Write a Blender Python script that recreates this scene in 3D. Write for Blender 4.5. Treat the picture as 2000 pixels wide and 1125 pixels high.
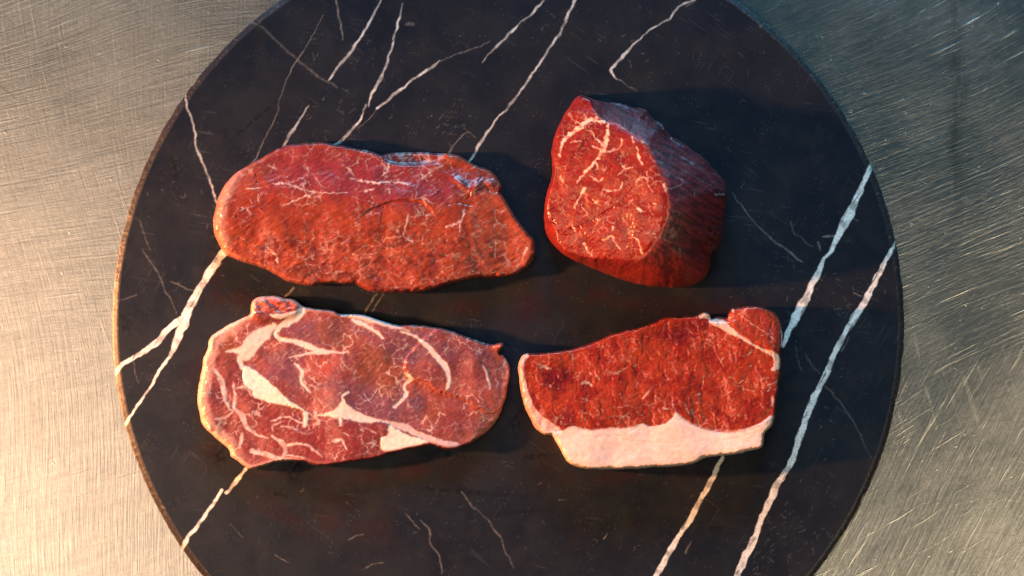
import bpy, math, random
import numpy as np
from mathutils import Vector
from mathutils.geometry import delaunay_2d_cdt

random.seed(7)
scene = bpy.context.scene
COL = scene.collection
for o in list(bpy.data.objects):
    bpy.data.objects.remove(o)

# ------------------------------------------------------------------ camera
S = 0.00029                 # metres for one photograph pixel at the board
ZB = 0.009                  # height of the board's upper face above the table
DIST = 1.5
TILT = math.radians(4.0)
LENS = 36.0 * DIST / (2000 * S)
cam_data = bpy.data.cameras.new('camera')
cam_data.sensor_width = 36.0
cam_data.lens = LENS
cam_data.clip_start = 0.01
cam_data.clip_end = 100
cam = bpy.data.objects.new('camera', cam_data)
COL.objects.link(cam)
CAM = np.array([0.0, -DIST * math.sin(TILT), ZB + DIST * math.cos(TILT)])
cam.location = CAM
cam.rotation_euler = (TILT, 0, 0)
scene.camera = cam
scene.render.resolution_x = 1024
scene.render.resolution_y = 576

# ------------------------------------------------------------------ world, lamps, exposure
world = bpy.data.worlds.new('World')
scene.world = world
world.use_nodes = True
bg = world.node_tree.nodes['Background']
bg.inputs['Color'].default_value = (0.08, 0.43, 0.64, 1)
bg.inputs['Strength'].default_value = 0.10


def lamp(name, kind, loc, target, energy, color, size, size_y=None):
    d = bpy.data.lights.new(name, kind)
    d.energy = energy
    d.color = color
    if kind == 'AREA':
        d.shape = 'RECTANGLE' if size_y else 'DISK'
        d.size = size
        if size_y:
            d.size_y = size_y
    else:
        d.shadow_soft_size = size
    o = bpy.data.objects.new(name, d)
    COL.objects.link(o)
    o.location = loc
    o.rotation_euler = (Vector(target) - Vector(loc)).to_track_quat('-Z', 'Y').to_euler()
    return o


key = lamp('key_lamp', 'SPOT', (-0.95, -0.015, 0.35), (0.10, -0.065, 0), 195, (1.0, 0.41, 0.16), 0.028)
key.data.spot_size = math.radians(36.0)
key.data.spot_blend = 1.0
lamp('steel_fill_left', 'AREA', (-0.94, -0.36, 1.75), (-0.2, -0.1, 0), 12.0, (1.0, 0.70, 0.46), 0.9)  # added unseen area light, there to brighten the steel at the left
lamp('steel_fill_right', 'AREA', (1.0, -0.92, 1.70), (0.1, -0.1, 0), 11.5, (1.0, 0.80, 0.50), 0.6)  # added unseen fill that warms the steel's lower right
lamp('window_lamp', 'AREA', (0.05, 1.85, 0.85), (0, 0, 0), 80, (0.22, 0.62, 1.0), 1.4, 0.6)
scene.view_settings.view_transform = 'Standard'
scene.view_settings.look = 'None'
scene.view_settings.exposure = 0.0
scene.view_settings.gamma = 1.0
scene.view_settings.use_curve_mapping = False
scene.render.engine = 'CYCLES'

# ------------------------------------------------------------------ helpers
CT, ST = math.cos(TILT), math.sin(TILT)


def at(px, py, h=0.0):
    """photograph pixel + height above the board (in pixels) -> world points"""
    px = np.asarray(px, float)
    py = np.asarray(py, float)
    z = ZB + np.asarray(h, float) * S
    k = 36.0 / 2000 / LENS
    x = (px - 1000) * k
    y = (562.5 - py) * k
    dx, dy, dz = x, y * CT + ST, y * ST - CT
    t = (z - CAM[2]) / dz
    return np.stack([CAM[0] + dx * t, CAM[1] + dy * t, np.broadcast_to(z, np.shape(t))], -1)


def perlin(x, y, seed=0):
    xi = np.floor(x).astype(np.int64)
    yi = np.floor(y).astype(np.int64)
    xf = x - xi
    yf = y - yi
    u = xf * xf * xf * (xf * (xf * 6 - 15) + 10)
    v = yf * yf * yf * (yf * (yf * 6 - 15) + 10)

    def g(ix, iy, fx, fy):
        h = (ix * 374761393 + iy * 668265263 + seed * 974634777) & 0xffffffff
        h = ((h ^ (h >> 13)) * 1274126177) & 0xffffffff
        h = h ^ (h >> 16)
        a = (h & 0xffff) / 65536.0 * 2 * math.pi
        return np.cos(a) * fx + np.sin(a) * fy
    n00 = g(xi, yi, xf, yf)
    n10 = g(xi + 1, yi, xf - 1, yf)
    n01 = g(xi, yi + 1, xf, yf - 1)
    n11 = g(xi + 1, yi + 1, xf - 1, yf - 1)
    return 1.5 * ((n00 * (1 - u) + n10 * u) * (1 - v) + (n01 * (1 - u) + n11 * u) * v)


def fbm(x, y, scale, seed=0, octv=3, gain=0.5):
    a, r, f = 1.0, 0.0, 1.0 / scale
    for i in range(octv):
        r = r + a * perlin(x * f + 17.3 * i, y * f - 9.1 * i, seed + i * 31)
        a *= gain
        f *= 2.03
    return r


def rot(x, y, deg):
    a = math.radians(deg)
    return x * math.cos(a) + y * math.sin(a), -x * math.sin(a) + y * math.cos(a)


def sstep(a, b, x):
    t = np.clip((x - a) / (b - a), 0, 1)
    return t * t * (3 - 2 * t)


def lerp(a, b, t):
    a = np.asarray(a, float)
    b = np.asarray(b, float)
    t = np.asarray(t, float)
    if a.ndim >= 1 and a.shape[-1] == 3 or b.ndim >= 1 and b.shape[-1] == 3:
        t = t[..., None]
    return a + (b - a) * t


class Crop:
    """points read off an enlarged crop of the photograph"""
    def __init__(self, ox, oy, s):
        self.ox, self.oy, self.s = ox, oy, s

    def __call__(self, pts):
        out = []
        for p in pts:
            q = [self.ox + p[0] / self.s, self.oy + p[1] / self.s]
            if len(p) > 2:
                q.append(p[2] / self.s)
            out.append(tuple(q))
        return out


def smooth_open(pts, step=4.0):
    """catmull-rom through (x, y, w) points"""
    P = np.array(pts, float)
    if len(P) < 3:
        return P
    ext = np.vstack([2 * P[0] - P[1], P, 2 * P[-1] - P[-2]])
    out = []
    for i in range(1, len(ext) - 2):
        p0, p1, p2, p3 = ext[i - 1], ext[i], ext[i + 1], ext[i + 2]
        n = max(1, int(np.hypot(*(p2 - p1)[:2]) / step))
        for t in np.arange(n) / n:
            out.append(0.5 * ((2 * p1) + (-p0 + p2) * t + (2 * p0 - 5 * p1 + 4 * p2 - p3) * t * t
                              + (-p0 + 3 * p1 - 3 * p2 + p3) * t ** 3))
    out.append(ext[-2])
    return np.array(out)


def closed_curve(pts, step):
    P = np.array(pts, float)
    n = len(P)
    out = []
    for i in range(n):
        p0, p1, p2, p3 = P[i - 1], P[i], P[(i + 1) % n], P[(i + 2) % n]
        m = max(1, int(round(np.hypot(*(p2 - p1)[:2]) / step)))
        for t in np.arange(m) / m:
            out.append(0.5 * ((2 * p1) + (-p0 + p2) * t + (2 * p0 - 5 * p1 + 4 * p2 - p3) * t * t
                              + (-p0 + 3 * p1 - 3 * p2 + p3) * t ** 3))
    return np.array(out)


def inside(x, y, poly):
    P = np.asarray(poly, float)[:, :2]
    r = np.zeros(x.shape, bool)
    m = (x >= P[:, 0].min()) & (x <= P[:, 0].max()) & (y >= P[:, 1].min()) & (y <= P[:, 1].max())
    idx = np.nonzero(m)[0]
    if len(idx) == 0:
        return r
    xx, yy = x[idx], y[idx]
    c = np.zeros(len(idx), bool)
    a = P
    b = np.roll(P, -1, 0)
    for (x1, y1), (x2, y2) in zip(a, b):
        if y1 == y2:
            continue
        k = (yy < y1) != (yy < y2)
        c ^= k & (xx < (x2 - x1) * (yy - y1) / (y2 - y1) + x1)
    r[idx] = c
    return r


def near(x, y, pts, chunk=6000):
    """distance to and index of the nearest sample point"""
    pts = np.asarray(pts, float)[:, :2].astype(np.float32)
    d = np.empty(len(x), np.float32)
    j = np.empty(len(x), np.int32)
    pp = (pts ** 2).sum(1)
    for i in range(0, len(x), chunk):
        q = np.stack([x[i:i + chunk], y[i:i + chunk]], 1).astype(np.float32)
        k = np.argmin(pp[None] - 2 * q @ pts.T, 1)
        j[i:i + chunk] = k
        d[i:i + chunk] = np.sqrt(((q - pts[k]) ** 2).sum(1))
    return d.astype(float), j


def stroke(x, y, pts, soft=0.8, reach=6, smooth=True, wn=None):
    """0..1 mask of a line of varying width (x, y, full width)"""
    pts = [p if len(p) > 2 else (p[0], p[1], 2.0) for p in pts]
    P = smooth_open(pts) if smooth else np.array(pts, float)
    r = np.zeros(x.shape)
    pad = P[:, 2].max() / 2 + reach
    m = (x > P[:, 0].min() - pad) & (x < P[:, 0].max() + pad) & (y > P[:, 1].min() - pad) & (y < P[:, 1].max() + pad)
    idx = np.nonzero(m)[0]
    if len(idx) == 0:
        return r
    xx, yy = x[idx], y[idx]
    best = np.full(len(idx), -99.0)
    for p, q in zip(P[:-1], P[1:]):
        d = q - p
        L = max(d[0] ** 2 + d[1] ** 2, 1e-6)
        t = np.clip(((xx - p[0]) * d[0] + (yy - p[1]) * d[1]) / L, 0, 1)
        dist = np.hypot(xx - p[0] - t * d[0], yy - p[1] - t * d[1])
        best = np.maximum(best, (p[2] + t * d[2]) / 2 * (1 if wn is None else wn[idx]) - dist)
    r[idx] = sstep(-soft, soft, best)
    return r


def area(x, y, poly, soft=2.0):
    C = closed_curve(poly, 2.0)
    ins = inside(x, y, C)
    r = np.zeros(x.shape)
    pad = soft + 3
    m = (x > C[:, 0].min() - pad) & (x < C[:, 0].max() + pad) & (y > C[:, 1].min() - pad) & (y < C[:, 1].max() + pad)
    idx = np.nonzero(m)[0]
    if len(idx) == 0:
        return r
    d, _ = near(x[idx], y[idx], C)
    d = np.where(ins[idx], d, -d)
    r[idx] = sstep(-soft, soft, d)
    return r


def blob(x, y, cx, cy, rx, ry=None, deg=0):
    ry = ry or rx
    u, v = rot(x - cx, y - cy, deg)
    return np.exp(-((u / rx) ** 2 + (v / ry) ** 2))


# ------------------------------------------------------------------ node helpers
def new_mat(name):
    m = bpy.data.materials.new(name)
    m.use_nodes = True
    nt = m.node_tree
    return m, nt, nt.nodes['Principled BSDF']


def nd(nt, typ, **kw):
    n = nt.nodes.new(typ)
    for k, v in kw.items():
        if k.startswith('i_'):
            n.inputs[k[2:].replace('_', ' ')].default_value = v
        else:
            setattr(n, k, v)
    return n


def math_node(nt, op, a, b=None, clamp=False):
    n = nt.nodes.new('ShaderNodeMath')
    n.operation = op
    n.use_clamp = clamp
    for i, v in enumerate((a, b)):
        if v is None:
            continue
        if isinstance(v, (int, float)):
            n.inputs[i].default_value = v
        else:
            nt.links.new(v, n.inputs[i])
    return n.outputs[0]


def ramp(nt, src, lo, hi, v0=0.0, v1=1.0):
    n = nt.nodes.new('ShaderNodeMapRange')
    n.interpolation_type = 'SMOOTHSTEP'
    n.inputs['From Min'].default_value = lo
    n.inputs['From Max'].default_value = hi
    n.inputs['To Min'].default_value = v0
    n.inputs['To Max'].default_value = v1
    nt.links.new(src, n.inputs['Value'])
    return n.outputs['Result']


def mixc(nt, fac, a, b, mode='MIX'):
    n = nt.nodes.new('ShaderNodeMix')
    n.data_type = 'RGBA'
    n.blend_type = mode
    for sock, v in (('Factor', fac), ('A', a), ('B', b)):
        i = n.inputs[0] if sock == 'Factor' else (n.inputs[6] if sock == 'A' else n.inputs[7])
        if isinstance(v, (int, float)):
            i.default_value = v
        elif isinstance(v, tuple):
            i.default_value = v
        else:
            nt.links.new(v, i)
    return n.outputs[2]


def noise(nt, vec, scale, detail=3, rough=0.55, dist=0.0):
    n = nt.nodes.new('ShaderNodeTexNoise')
    n.inputs['Scale'].default_value = scale
    n.inputs['Detail'].default_value = detail
    n.inputs['Roughness'].default_value = rough
    n.inputs['Distortion'].default_value = dist
    if vec is not None:
        nt.links.new(vec, n.inputs['Vector'])
    return n.outputs['Fac']


def mapping(nt, vec, loc=(0, 0, 0), rotz=0.0, scale=(1, 1, 1)):
    r = nt.nodes.new('ShaderNodeMapping')
    r.inputs['Location'].default_value = loc
    r.inputs['Rotation'].default_value = (0, 0, math.radians(rotz))
    nt.links.new(vec, r.inputs['Vector'])
    s = nt.nodes.new('ShaderNodeMapping')
    s.inputs['Scale'].default_value = scale
    nt.links.new(r.outputs[0], s.inputs['Vector'])
    return s.outputs[0]


# ------------------------------------------------------------------ mesh helpers
def raw_mesh(name, V, F, attrs=None, normals=None):
    me = bpy.data.meshes.new(name)
    V = np.asarray(V, np.float32)
    F = np.asarray(F, np.int32)
    k = F.shape[1]
    me.vertices.add(len(V))
    me.vertices.foreach_set('co', V.ravel())
    me.loops.add(F.size)
    me.loops.foreach_set('vertex_index', F.ravel())
    me.polygons.add(len(F))
    me.polygons.foreach_set('loop_start', np.arange(0, F.size, k, dtype=np.int32))
    me.update(calc_edges=True)
    me.polygons.foreach_set('use_smooth', np.ones(len(F), bool))
    for an, av in (attrs or {}).items():
        if av.ndim == 2:
            a = me.attributes.new(an, 'FLOAT_COLOR', 'POINT')
            c = np.ones((len(V), 4), np.float32)
            c[:, :3] = av
            a.data.foreach_set('color', c.ravel())
        else:
            a = me.attributes.new(an, 'FLOAT', 'POINT')
            a.data.foreach_set('value', av.astype(np.float32))
    if normals is not None:
        me.normals_split_custom_set_from_vertices(normals.astype(float).tolist())
    me.validate()
    return me


def vert_normals(V, F):
    n = np.zeros_like(V)
    a, b, c = V[F[:, 0]], V[F[:, 1]], V[F[:, 2]]
    fn = np.cross(b - a, c - a)
    for i in range(3):
        for ax in range(3):
            n[:, ax] += np.bincount(F[:, i], fn[:, ax], len(V))
    return n / np.maximum(np.linalg.norm(n, axis=1, keepdims=True), 1e-12)


def thing(name, loc, label, cat, group=None):
    o = bpy.data.objects.new(name, None)
    o.empty_display_size = 0.02
    COL.objects.link(o)
    o.location = loc
    o['label'] = label
    o['category'] = cat
    if group:
        o['group'] = group
    return o


def part(name, V, F, mat, parent, attrs=None, normals=None, label=None):
    loc = np.array(parent.location)
    me = raw_mesh(name, V - loc, F, attrs, normals)
    me.materials.append(mat)
    o = bpy.data.objects.new(name, me)
    COL.objects.link(o)
    o.parent = parent
    if label:
        o['label'] = label
    return o


def split_pieces(F, lab, nv, back, multi, min_faces=40):
    """labels in multi are broken into connected pieces; specks go back to the label they lie in"""
    lab = lab.copy()
    extra = {}
    nxt = lab.max() + 1
    for k in multi:
        fi = np.nonzero(lab == k)[0]
        if len(fi) == 0:
            continue
        f = F[fi]
        vl = np.arange(nv)
        while True:
            m = vl[f].min(1)
            old = vl.copy()
            for c in range(f.shape[1]):
                np.minimum.at(vl, f[:, c], m)
            vl = vl[vl]
            if (old == vl).all():
                break
        comp = vl[f[:, 0]]
        ids, inv, cnt = np.unique(comp, return_inverse=True, return_counts=True)
        first = True
        for i in np.argsort(-cnt):
            sel = fi[inv == i]
            if cnt[i] < min_faces:
                lab[sel] = back
            elif first:
                first = False
            else:
                lab[sel] = nxt
                extra[nxt] = k
                nxt += 1
    return lab, extra


def split_parts(parent, V, F, lab, names, mat, attrs, normals=None, labels=None):
    multi = [k for k, nm in enumerate(names) if nm in ('fat_seam', 'vein', 'fat_edge', 'gristle', 'fat_cap')]
    lab, extra = split_pieces(F, lab, len(V), 0, multi)
    names = list(names) + [None] * (lab.max() + 1 - len(names))
    labels = dict(labels or {})
    for e, k in extra.items():
        names[e] = names[k]
    for k, nm in enumerate(names):
        if nm is None:
            continue
        f = F[lab == k]
        if len(f) == 0:
            continue
        used = np.unique(f)
        re = np.full(len(V), -1)
        re[used] = np.arange(len(used))
        part(nm, V[used], re[f], mat, parent, {a: v[used] for a, v in attrs.items()},
             None if normals is None else normals[used], (labels or {}).get(k))


# ================================================================== steel table
def steel_material():
    m, nt, b = new_mat('brushed_steel')
    geo = nt.nodes.new('ShaderNodeTexCoord')
    P = geo.outputs['Object']
    warpn = nt.nodes.new('ShaderNodeTexNoise')
    warpn.inputs['Scale'].default_value = 3.0
    warpn.inputs['Detail'].default_value = 1
    nt.links.new(P, warpn.inputs['Vector'])
    sub = nt.nodes.new('ShaderNodeVectorMath')
    sub.operation = 'SUBTRACT'
    nt.links.new(warpn.outputs['Color'], sub.inputs[0])
    sub.inputs[1].default_value = (0.5, 0.5, 0.5)
    sc = nt.nodes.new('ShaderNodeVectorMath')
    sc.operation = 'SCALE'
    sc.inputs['Scale'].default_value = 0.10
    nt.links.new(sub.outputs[0], sc.inputs[0])
    add = nt.nodes.new('ShaderNodeVectorMath')
    add.operation = 'ADD'
    nt.links.new(P, add.inputs[0])
    nt.links.new(sc.outputs[0], add.inputs[1])
    W = add.outputs[0]
    sep = nt.nodes.new('ShaderNodeSeparateXYZ')
    nt.links.new(P, sep.inputs[0])
    X, Y = sep.outputs[0], sep.outputs[1]

    def streak(vec, ang, along, across, lo, hi, off, patch=7.0, plo=0.42, phi=0.62):
        v = mapping(nt, vec, (off, off * 0.7, off), -ang, (along, across, 1))
        s = ramp(nt, noise(nt, v, 1.0, 2, 0.6), lo, hi)
        p = ramp(nt, noise(nt, mapping(nt, P, (off * 2.1, -off, 0)), patch, 2), plo, phi)
        return math_node(nt, 'MULTIPLY', s, p)
    right = ramp(nt, X, -0.05, 0.22)
    low = ramp(nt, Y, 0.06, -0.10)
    rl = math_node(nt, 'MULTIPLY', right, low)
    left = math_node(nt, 'SUBTRACT', 1.0, right)
    # brush marks: many short, overlapping strokes whose direction drifts over the sheet
    def brush(ang, along, across, off, det=3):
        return noise(nt, mapping(nt, W, (off, off * .6, off), -ang, (along, across, 1)), 1.0, det, 0.72)
    fine1 = brush(13, 22, 760, 1.0)
    fine2 = brush(94, 30, 760, 5.0)
    fine3 = brush(28, 30, 560, 3.0)
    fine4 = brush(62, 44, 480, 9.0)
    fine5 = brush(112, 50, 460, 12.0)
    # single scratches
    s_up = streak(W, 15, 16, 480, .60, .78, 3.1, 9, .45, .68)
    s_up2 = streak(W, 27, 24, 430, .60, .76, 8.3, 8, .40, .66)
    s_vert = streak(W, 100, 16, 460, .60, .78, 5.2, 8, .42, .66)
    s_vert2 = streak(P, 112, 10, 420, .64, .80, 1.7, 6, .48, .68)
    s_low = streak(W, 60, 34, 380, .58, .74, 11.4, 10, .36, .6)
    s_low2 = streak(W, 108, 34, 320, .58, .74, 4.9, 12, .44, .64)
    s_x = streak(P, 35, 40, 520, .62, .78, 15.0, 12, .44, .64)
    s_dark = streak(P, -38, 8, 300, .68, .76, 21.0, 4, .50, .66)
    s_dark2 = streak(P, -8, 12, 300, .68, .76, 31.0, 5, .48, .66)
    pits = ramp(nt, noise(nt, P, 260, 2, .5), .70, .78)

    def wsum(items):
        r = None
        for s, w, msk in items:
            t = math_node(nt, 'MULTIPLY', s, w)
            if msk is not None:
                t = math_node(nt, 'MULTIPLY', t, msk)
            r = t if r is None else math_node(nt, 'ADD', r, t)
        return r
    up = math_node(nt, 'SUBTRACT', 1.0, low)
    ru = math_node(nt, 'MULTIPLY', right, up)
    lu = math_node(nt, 'MULTIPLY', left, up)
    ll = math_node(nt, 'MULTIPLY', left, low)
    scr = wsum([(s_up, .55, left), (s_up2, .6, right), (s_vert, .5, left), (s_vert2, .5, left),
                (s_low, .6, rl), (s_low2, .5, rl), (s_x, .35, None), (pits, .5, None)])
    fine = wsum([(fine1, .65, lu), (fine2, .35, lu), (fine2, .75, ll), (fine1, .25, ll), (fine3, 1.0, ru),
                 (fine4, .6, rl), (fine5, .4, rl)])
    mott = noise(nt, P, 9, 5, 0.6)
    mott2 = noise(nt, mapping(nt, W, (4, 4, 0), -24, (26, 120, 1)), 1.0, 5, 0.68)
    grain = noise(nt, P, 300, 4, 0.75)
    c = mixc(nt, ramp(nt, mott, .35, .65), (0.59, 0.55, 0.52, 1), (0.73, 0.69, 0.66, 1))
    c = mixc(nt, ramp(nt, mott2, .36, .66, .5, 0), c, (0.36, 0.365, 0.365, 1))
    c = mixc(nt, ramp(nt, fine, .36, .66, 0.0, .6), c, (0.95, 0.90, 0.84, 1))
    c = mixc(nt, ramp(nt, grain, .3, .7, 0, .4), c, (0.46, 0.45, 0.44, 1))
    c = mixc(nt, math_node(nt, 'MULTIPLY', scr, 1.1, True), c, (0.98, 0.93, 0.82, 1))
    dk = math_node(nt, 'MAXIMUM', s_dark, s_dark2)
    c = mixc(nt, math_node(nt, 'MULTIPLY', dk, .6, True), c, (0.10, 0.10, 0.11, 1))
    # a long dark rub mark on the right
    wob = noise(nt, P, 14, 3)
    xs = math_node(nt, 'ADD', X, ramp(nt, wob, .2, .8, -.008, .008))
    band = math_node(nt, 'ABSOLUTE', math_node(nt, 'SUBTRACT', xs, 0.2565))
    band = ramp(nt, band, .0, .007, 1, 0)
    band = math_node(nt, 'MULTIPLY', band, ramp(nt, Y, .03, .05))
    band = math_node(nt, 'MULTIPLY', band, ramp(nt, noise(nt, mapping(nt, P, (2, 2, 0), 0, (400, 30, 1)), 1, 3), .25, .6))
    c = mixc(nt, math_node(nt, 'MULTIPLY', band, .5), c, (0.14, 0.15, 0.17, 1))
    h = math_node(nt, 'ADD', math_node(nt, 'MULTIPLY', fine, .9), math_node(nt, 'MULTIPLY', scr, .7))
    h = math_node(nt, 'ADD', h, math_node(nt, 'MULTIPLY', grain, .35))
    bp = nt.nodes.new('ShaderNodeBump')
    bp.inputs['Strength'].default_value = 0.34
    bp.inputs['Distance'].default_value = 0.0006
    nt.links.new(h, bp.inputs['Height'])
    rgh = math_node(nt, 'ADD', ramp(nt, mott, .3, .7, .37, .43), math_node(nt, 'MULTIPLY', scr, .06))
    # brushed sheen plus a wider, weaker lobe from the deeper scratches
    g1 = nt.nodes.new('ShaderNodeBsdfAnisotropic')
    g1.distribution = 'BECKMANN'
    g2 = nt.nodes.new('ShaderNodeBsdfAnisotropic')
    g2.distribution = 'GGX'
    g2.inputs['Roughness'].default_value = 0.5
    for g in (g1, g2):
        nt.links.new(c, g.inputs['Color'])
        nt.links.new(bp.outputs[0], g.inputs['Normal'])
    nt.links.new(rgh, g1.inputs['Roughness'])
    mx = nt.nodes.new('ShaderNodeMixShader')
    mx.inputs[0].default_value = 0.07
    nt.links.new(g1.outputs[0], mx.inputs[1])
    nt.links.new(g2.outputs[0], mx.inputs[2])
    nt.links.new(mx.outputs[0], nt.nodes['Material Output'].inputs['Surface'])
    nt.nodes.remove(b)
    return m


def build_table():
    n = 2
    V = np.array([(-1.6, -1.2, 0), (1.6, -1.2, 0), (1.6, 1.2, 0), (-1.6, 1.2, 0),
                  (-1.6, -1.2, -.04), (1.6, -1.2, -.04), (1.6, 1.2, -.04), (-1.6, 1.2, -.04)], float)
    F = np.array([(0, 1, 2, 3), (7, 6, 5, 4), (0, 4, 5, 1), (1, 5, 6, 2), (2, 6, 7, 3), (3, 7, 4, 0)])
    me = raw_mesh('steel_table', V, F)
    me.polygons.foreach_set('use_smooth', np.zeros(len(F), bool))
    me.materials.append(steel_material())
    o = bpy.data.objects.new('steel_table', me)
    COL.objects.link(o)
    o['kind'] = 'structure'
    o['label'] = 'scratched brushed steel table top under the round black board'
    o['category'] = 'table'
    return o


build_table()


# ================================================================== marble board
def stone_material(name, rough_lo, rough_hi, bump):
    m, nt, b = new_mat(name)
    at_ = nt.nodes.new('ShaderNodeAttribute')
    at_.attribute_name = 'col'
    P = nt.nodes.new('ShaderNodeTexCoord').outputs['Object']
    n1 = noise(nt, P, 60, 5, 0.6)
    n2 = noise(nt, P, 900, 3, 0.6)
    c = mixc(nt, ramp(nt, n2, .35, .7, 0, .35), at_.outputs['Color'], (0.012, 0.012, 0.014, 1), 'MIX')
    c = mixc(nt, ramp(nt, n2, .74, .82, 0, .15), c, (0.25, 0.2, 0.16, 1))
    nt.links.new(c, b.inputs['Base Color'])
    a2 = nt.nodes.new('ShaderNodeAttribute')
    a2.attribute_name = 'wet'
    r = ramp(nt, n1, .3, .7, rough_lo, rough_hi)
    r = math_node(nt, 'SUBTRACT', r, math_node(nt, 'MULTIPLY', a2.outputs['Fac'], .18))
    nt.links.new(r, b.inputs['Roughness'])
    b.inputs['Specular IOR Level'].default_value = 0.30
    bp = nt.nodes.new('ShaderNodeBump')
    bp.inputs['Strength'].default_value = bump
    bp.inputs['Distance'].default_value = 0.0004
    nt.links.new(noise(nt, P, 500, 4, 0.6), bp.inputs['Height'])
    nt.links.new(bp.outputs[0], b.inputs['Normal'])
    return m


c1, c3, c4 = Crop(0, 0, 3), Crop(1333, 0, 3), Crop(0, 375, 3)
c5, c6, c7, c8 = Crop(1333, 375, 3), Crop(0, 750, 3), Crop(667, 750, 3), Crop(1333, 750, 3)
BIG_VEINS = [
    c4([(1322, 340, 52), (1250, 440, 58), (1190, 530, 52), (1150, 600, 58), (1100, 700, 62), (1080, 760, 66),
        (1050, 830, 62), (1030, 880, 50), (1010, 940, 26), (960, 1010, 20), (890, 1125, 18)])
    + c6([(830, 90, 15), (745, 215, 18), (715, 245, 26)]),
    c4([(1060, 745, 40), (990, 800, 46), (930, 870, 40), (880, 910, 36), (800, 960, 36), (730, 1000, 32),
        (690, 1035, 36), (658, 1085, 44), (650, 1120, 40)]),
    c3([(1118, 950, 18), (1100, 985, 34), (1080, 1030, 36), (1050, 1100, 40)])
    + c5([(1010, 60, 44), (980, 130, 64), (940, 200, 60), (900, 280, 45), (860, 360, 22), (825, 400, 26),
          (800, 470, 45), (760, 540, 45), (730, 610, 56), (690, 680, 66), (650, 760, 56), (610, 850, 36), (592, 905, 24)]),
    c5([(1252, 285, 12), (1200, 390, 30), (1150, 480, 36), (1110, 560, 40), (1070, 640, 46), (1010, 730, 50),
        (970, 800, 44), (930, 870, 36), (890, 950, 40), (850, 1050, 46)])
    + c8([(815, 0, 40), (770, 80, 46), (730, 180, 44), (700, 270, 46), (670, 360, 38), (640, 450, 45), (590, 530, 45),
          (540, 620, 50), (500, 710, 50), (460, 800, 45), (420, 910, 50), (370, 1010, 50), (320, 1124, 50), (270, 1250, 46)]),
    c8([(238, 430, 26), (190, 520, 36), (140, 620, 40), (90, 710, 40), (40, 800, 36)])
    + c7([(1990, 870, 34), (1930, 970, 40), (1880, 1060, 44), (1830, 1150, 40), (1780, 1240, 36)]),
    c6([(1440, 495, 24), (1400, 550, 24), (1326, 637, 24)]),
    c6([(1304, 622, 22), (1230, 730, 22), (1150, 840, 25), (1090, 920, 26), (1050, 985, 22)]),
    [(1130, -20, 8), (1112, 25, 9), (1095, 60, 9), (1075, 92, 7), (1050, 130, 7), (1020, 172, 6), (1000, 200, 8),
     (975, 228, 5), (950, 260, 7), (935, 285, 8), (918, 315, 5)],
    [(752, -20, 6), (742, 5, 6), (715, 55, 8), (690, 95, 8), (665, 125, 9), (643, 156, 4)],
    [(787, 8, 3), (773, 60, 7), (760, 110, 6), (745, 150, 9), (728, 180, 8), (719, 208, 3)],
    [(858, 118, 3), (845, 130, 7), (800, 160, 6), (765, 190, 9), (735, 212, 5)],
    [(714, 206, 5), (703, 235, 7), (690, 250, 10), (672, 270, 9), (650, 288, 6)],
    [(1075, -15, 6), (1040, 25, 6), (1015, 45, 5), (990, 72, 6), (960, 100, 6), (942, 122, 2)],
    [(1375, -10, 5), (1325, 15, 7), (1308, 36, 6), (1275, 55, 4), (1240, 85, 4), (1226, 100, 9), (1202, 125, 8),
     (1192, 138, 8), (1203, 154, 5)],
    [(602, 207, 3), (582, 240, 8), (565, 265, 10), (548, 296, 8)],
    c1([(1076, 530, 12), (1100, 640, 13), (1140, 760, 15), (1150, 860, 15), (1200, 990, 17), (1230, 1050, 12)])
    + c4([(1250, 0, 13), (1280, 90, 14)]),
]
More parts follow.
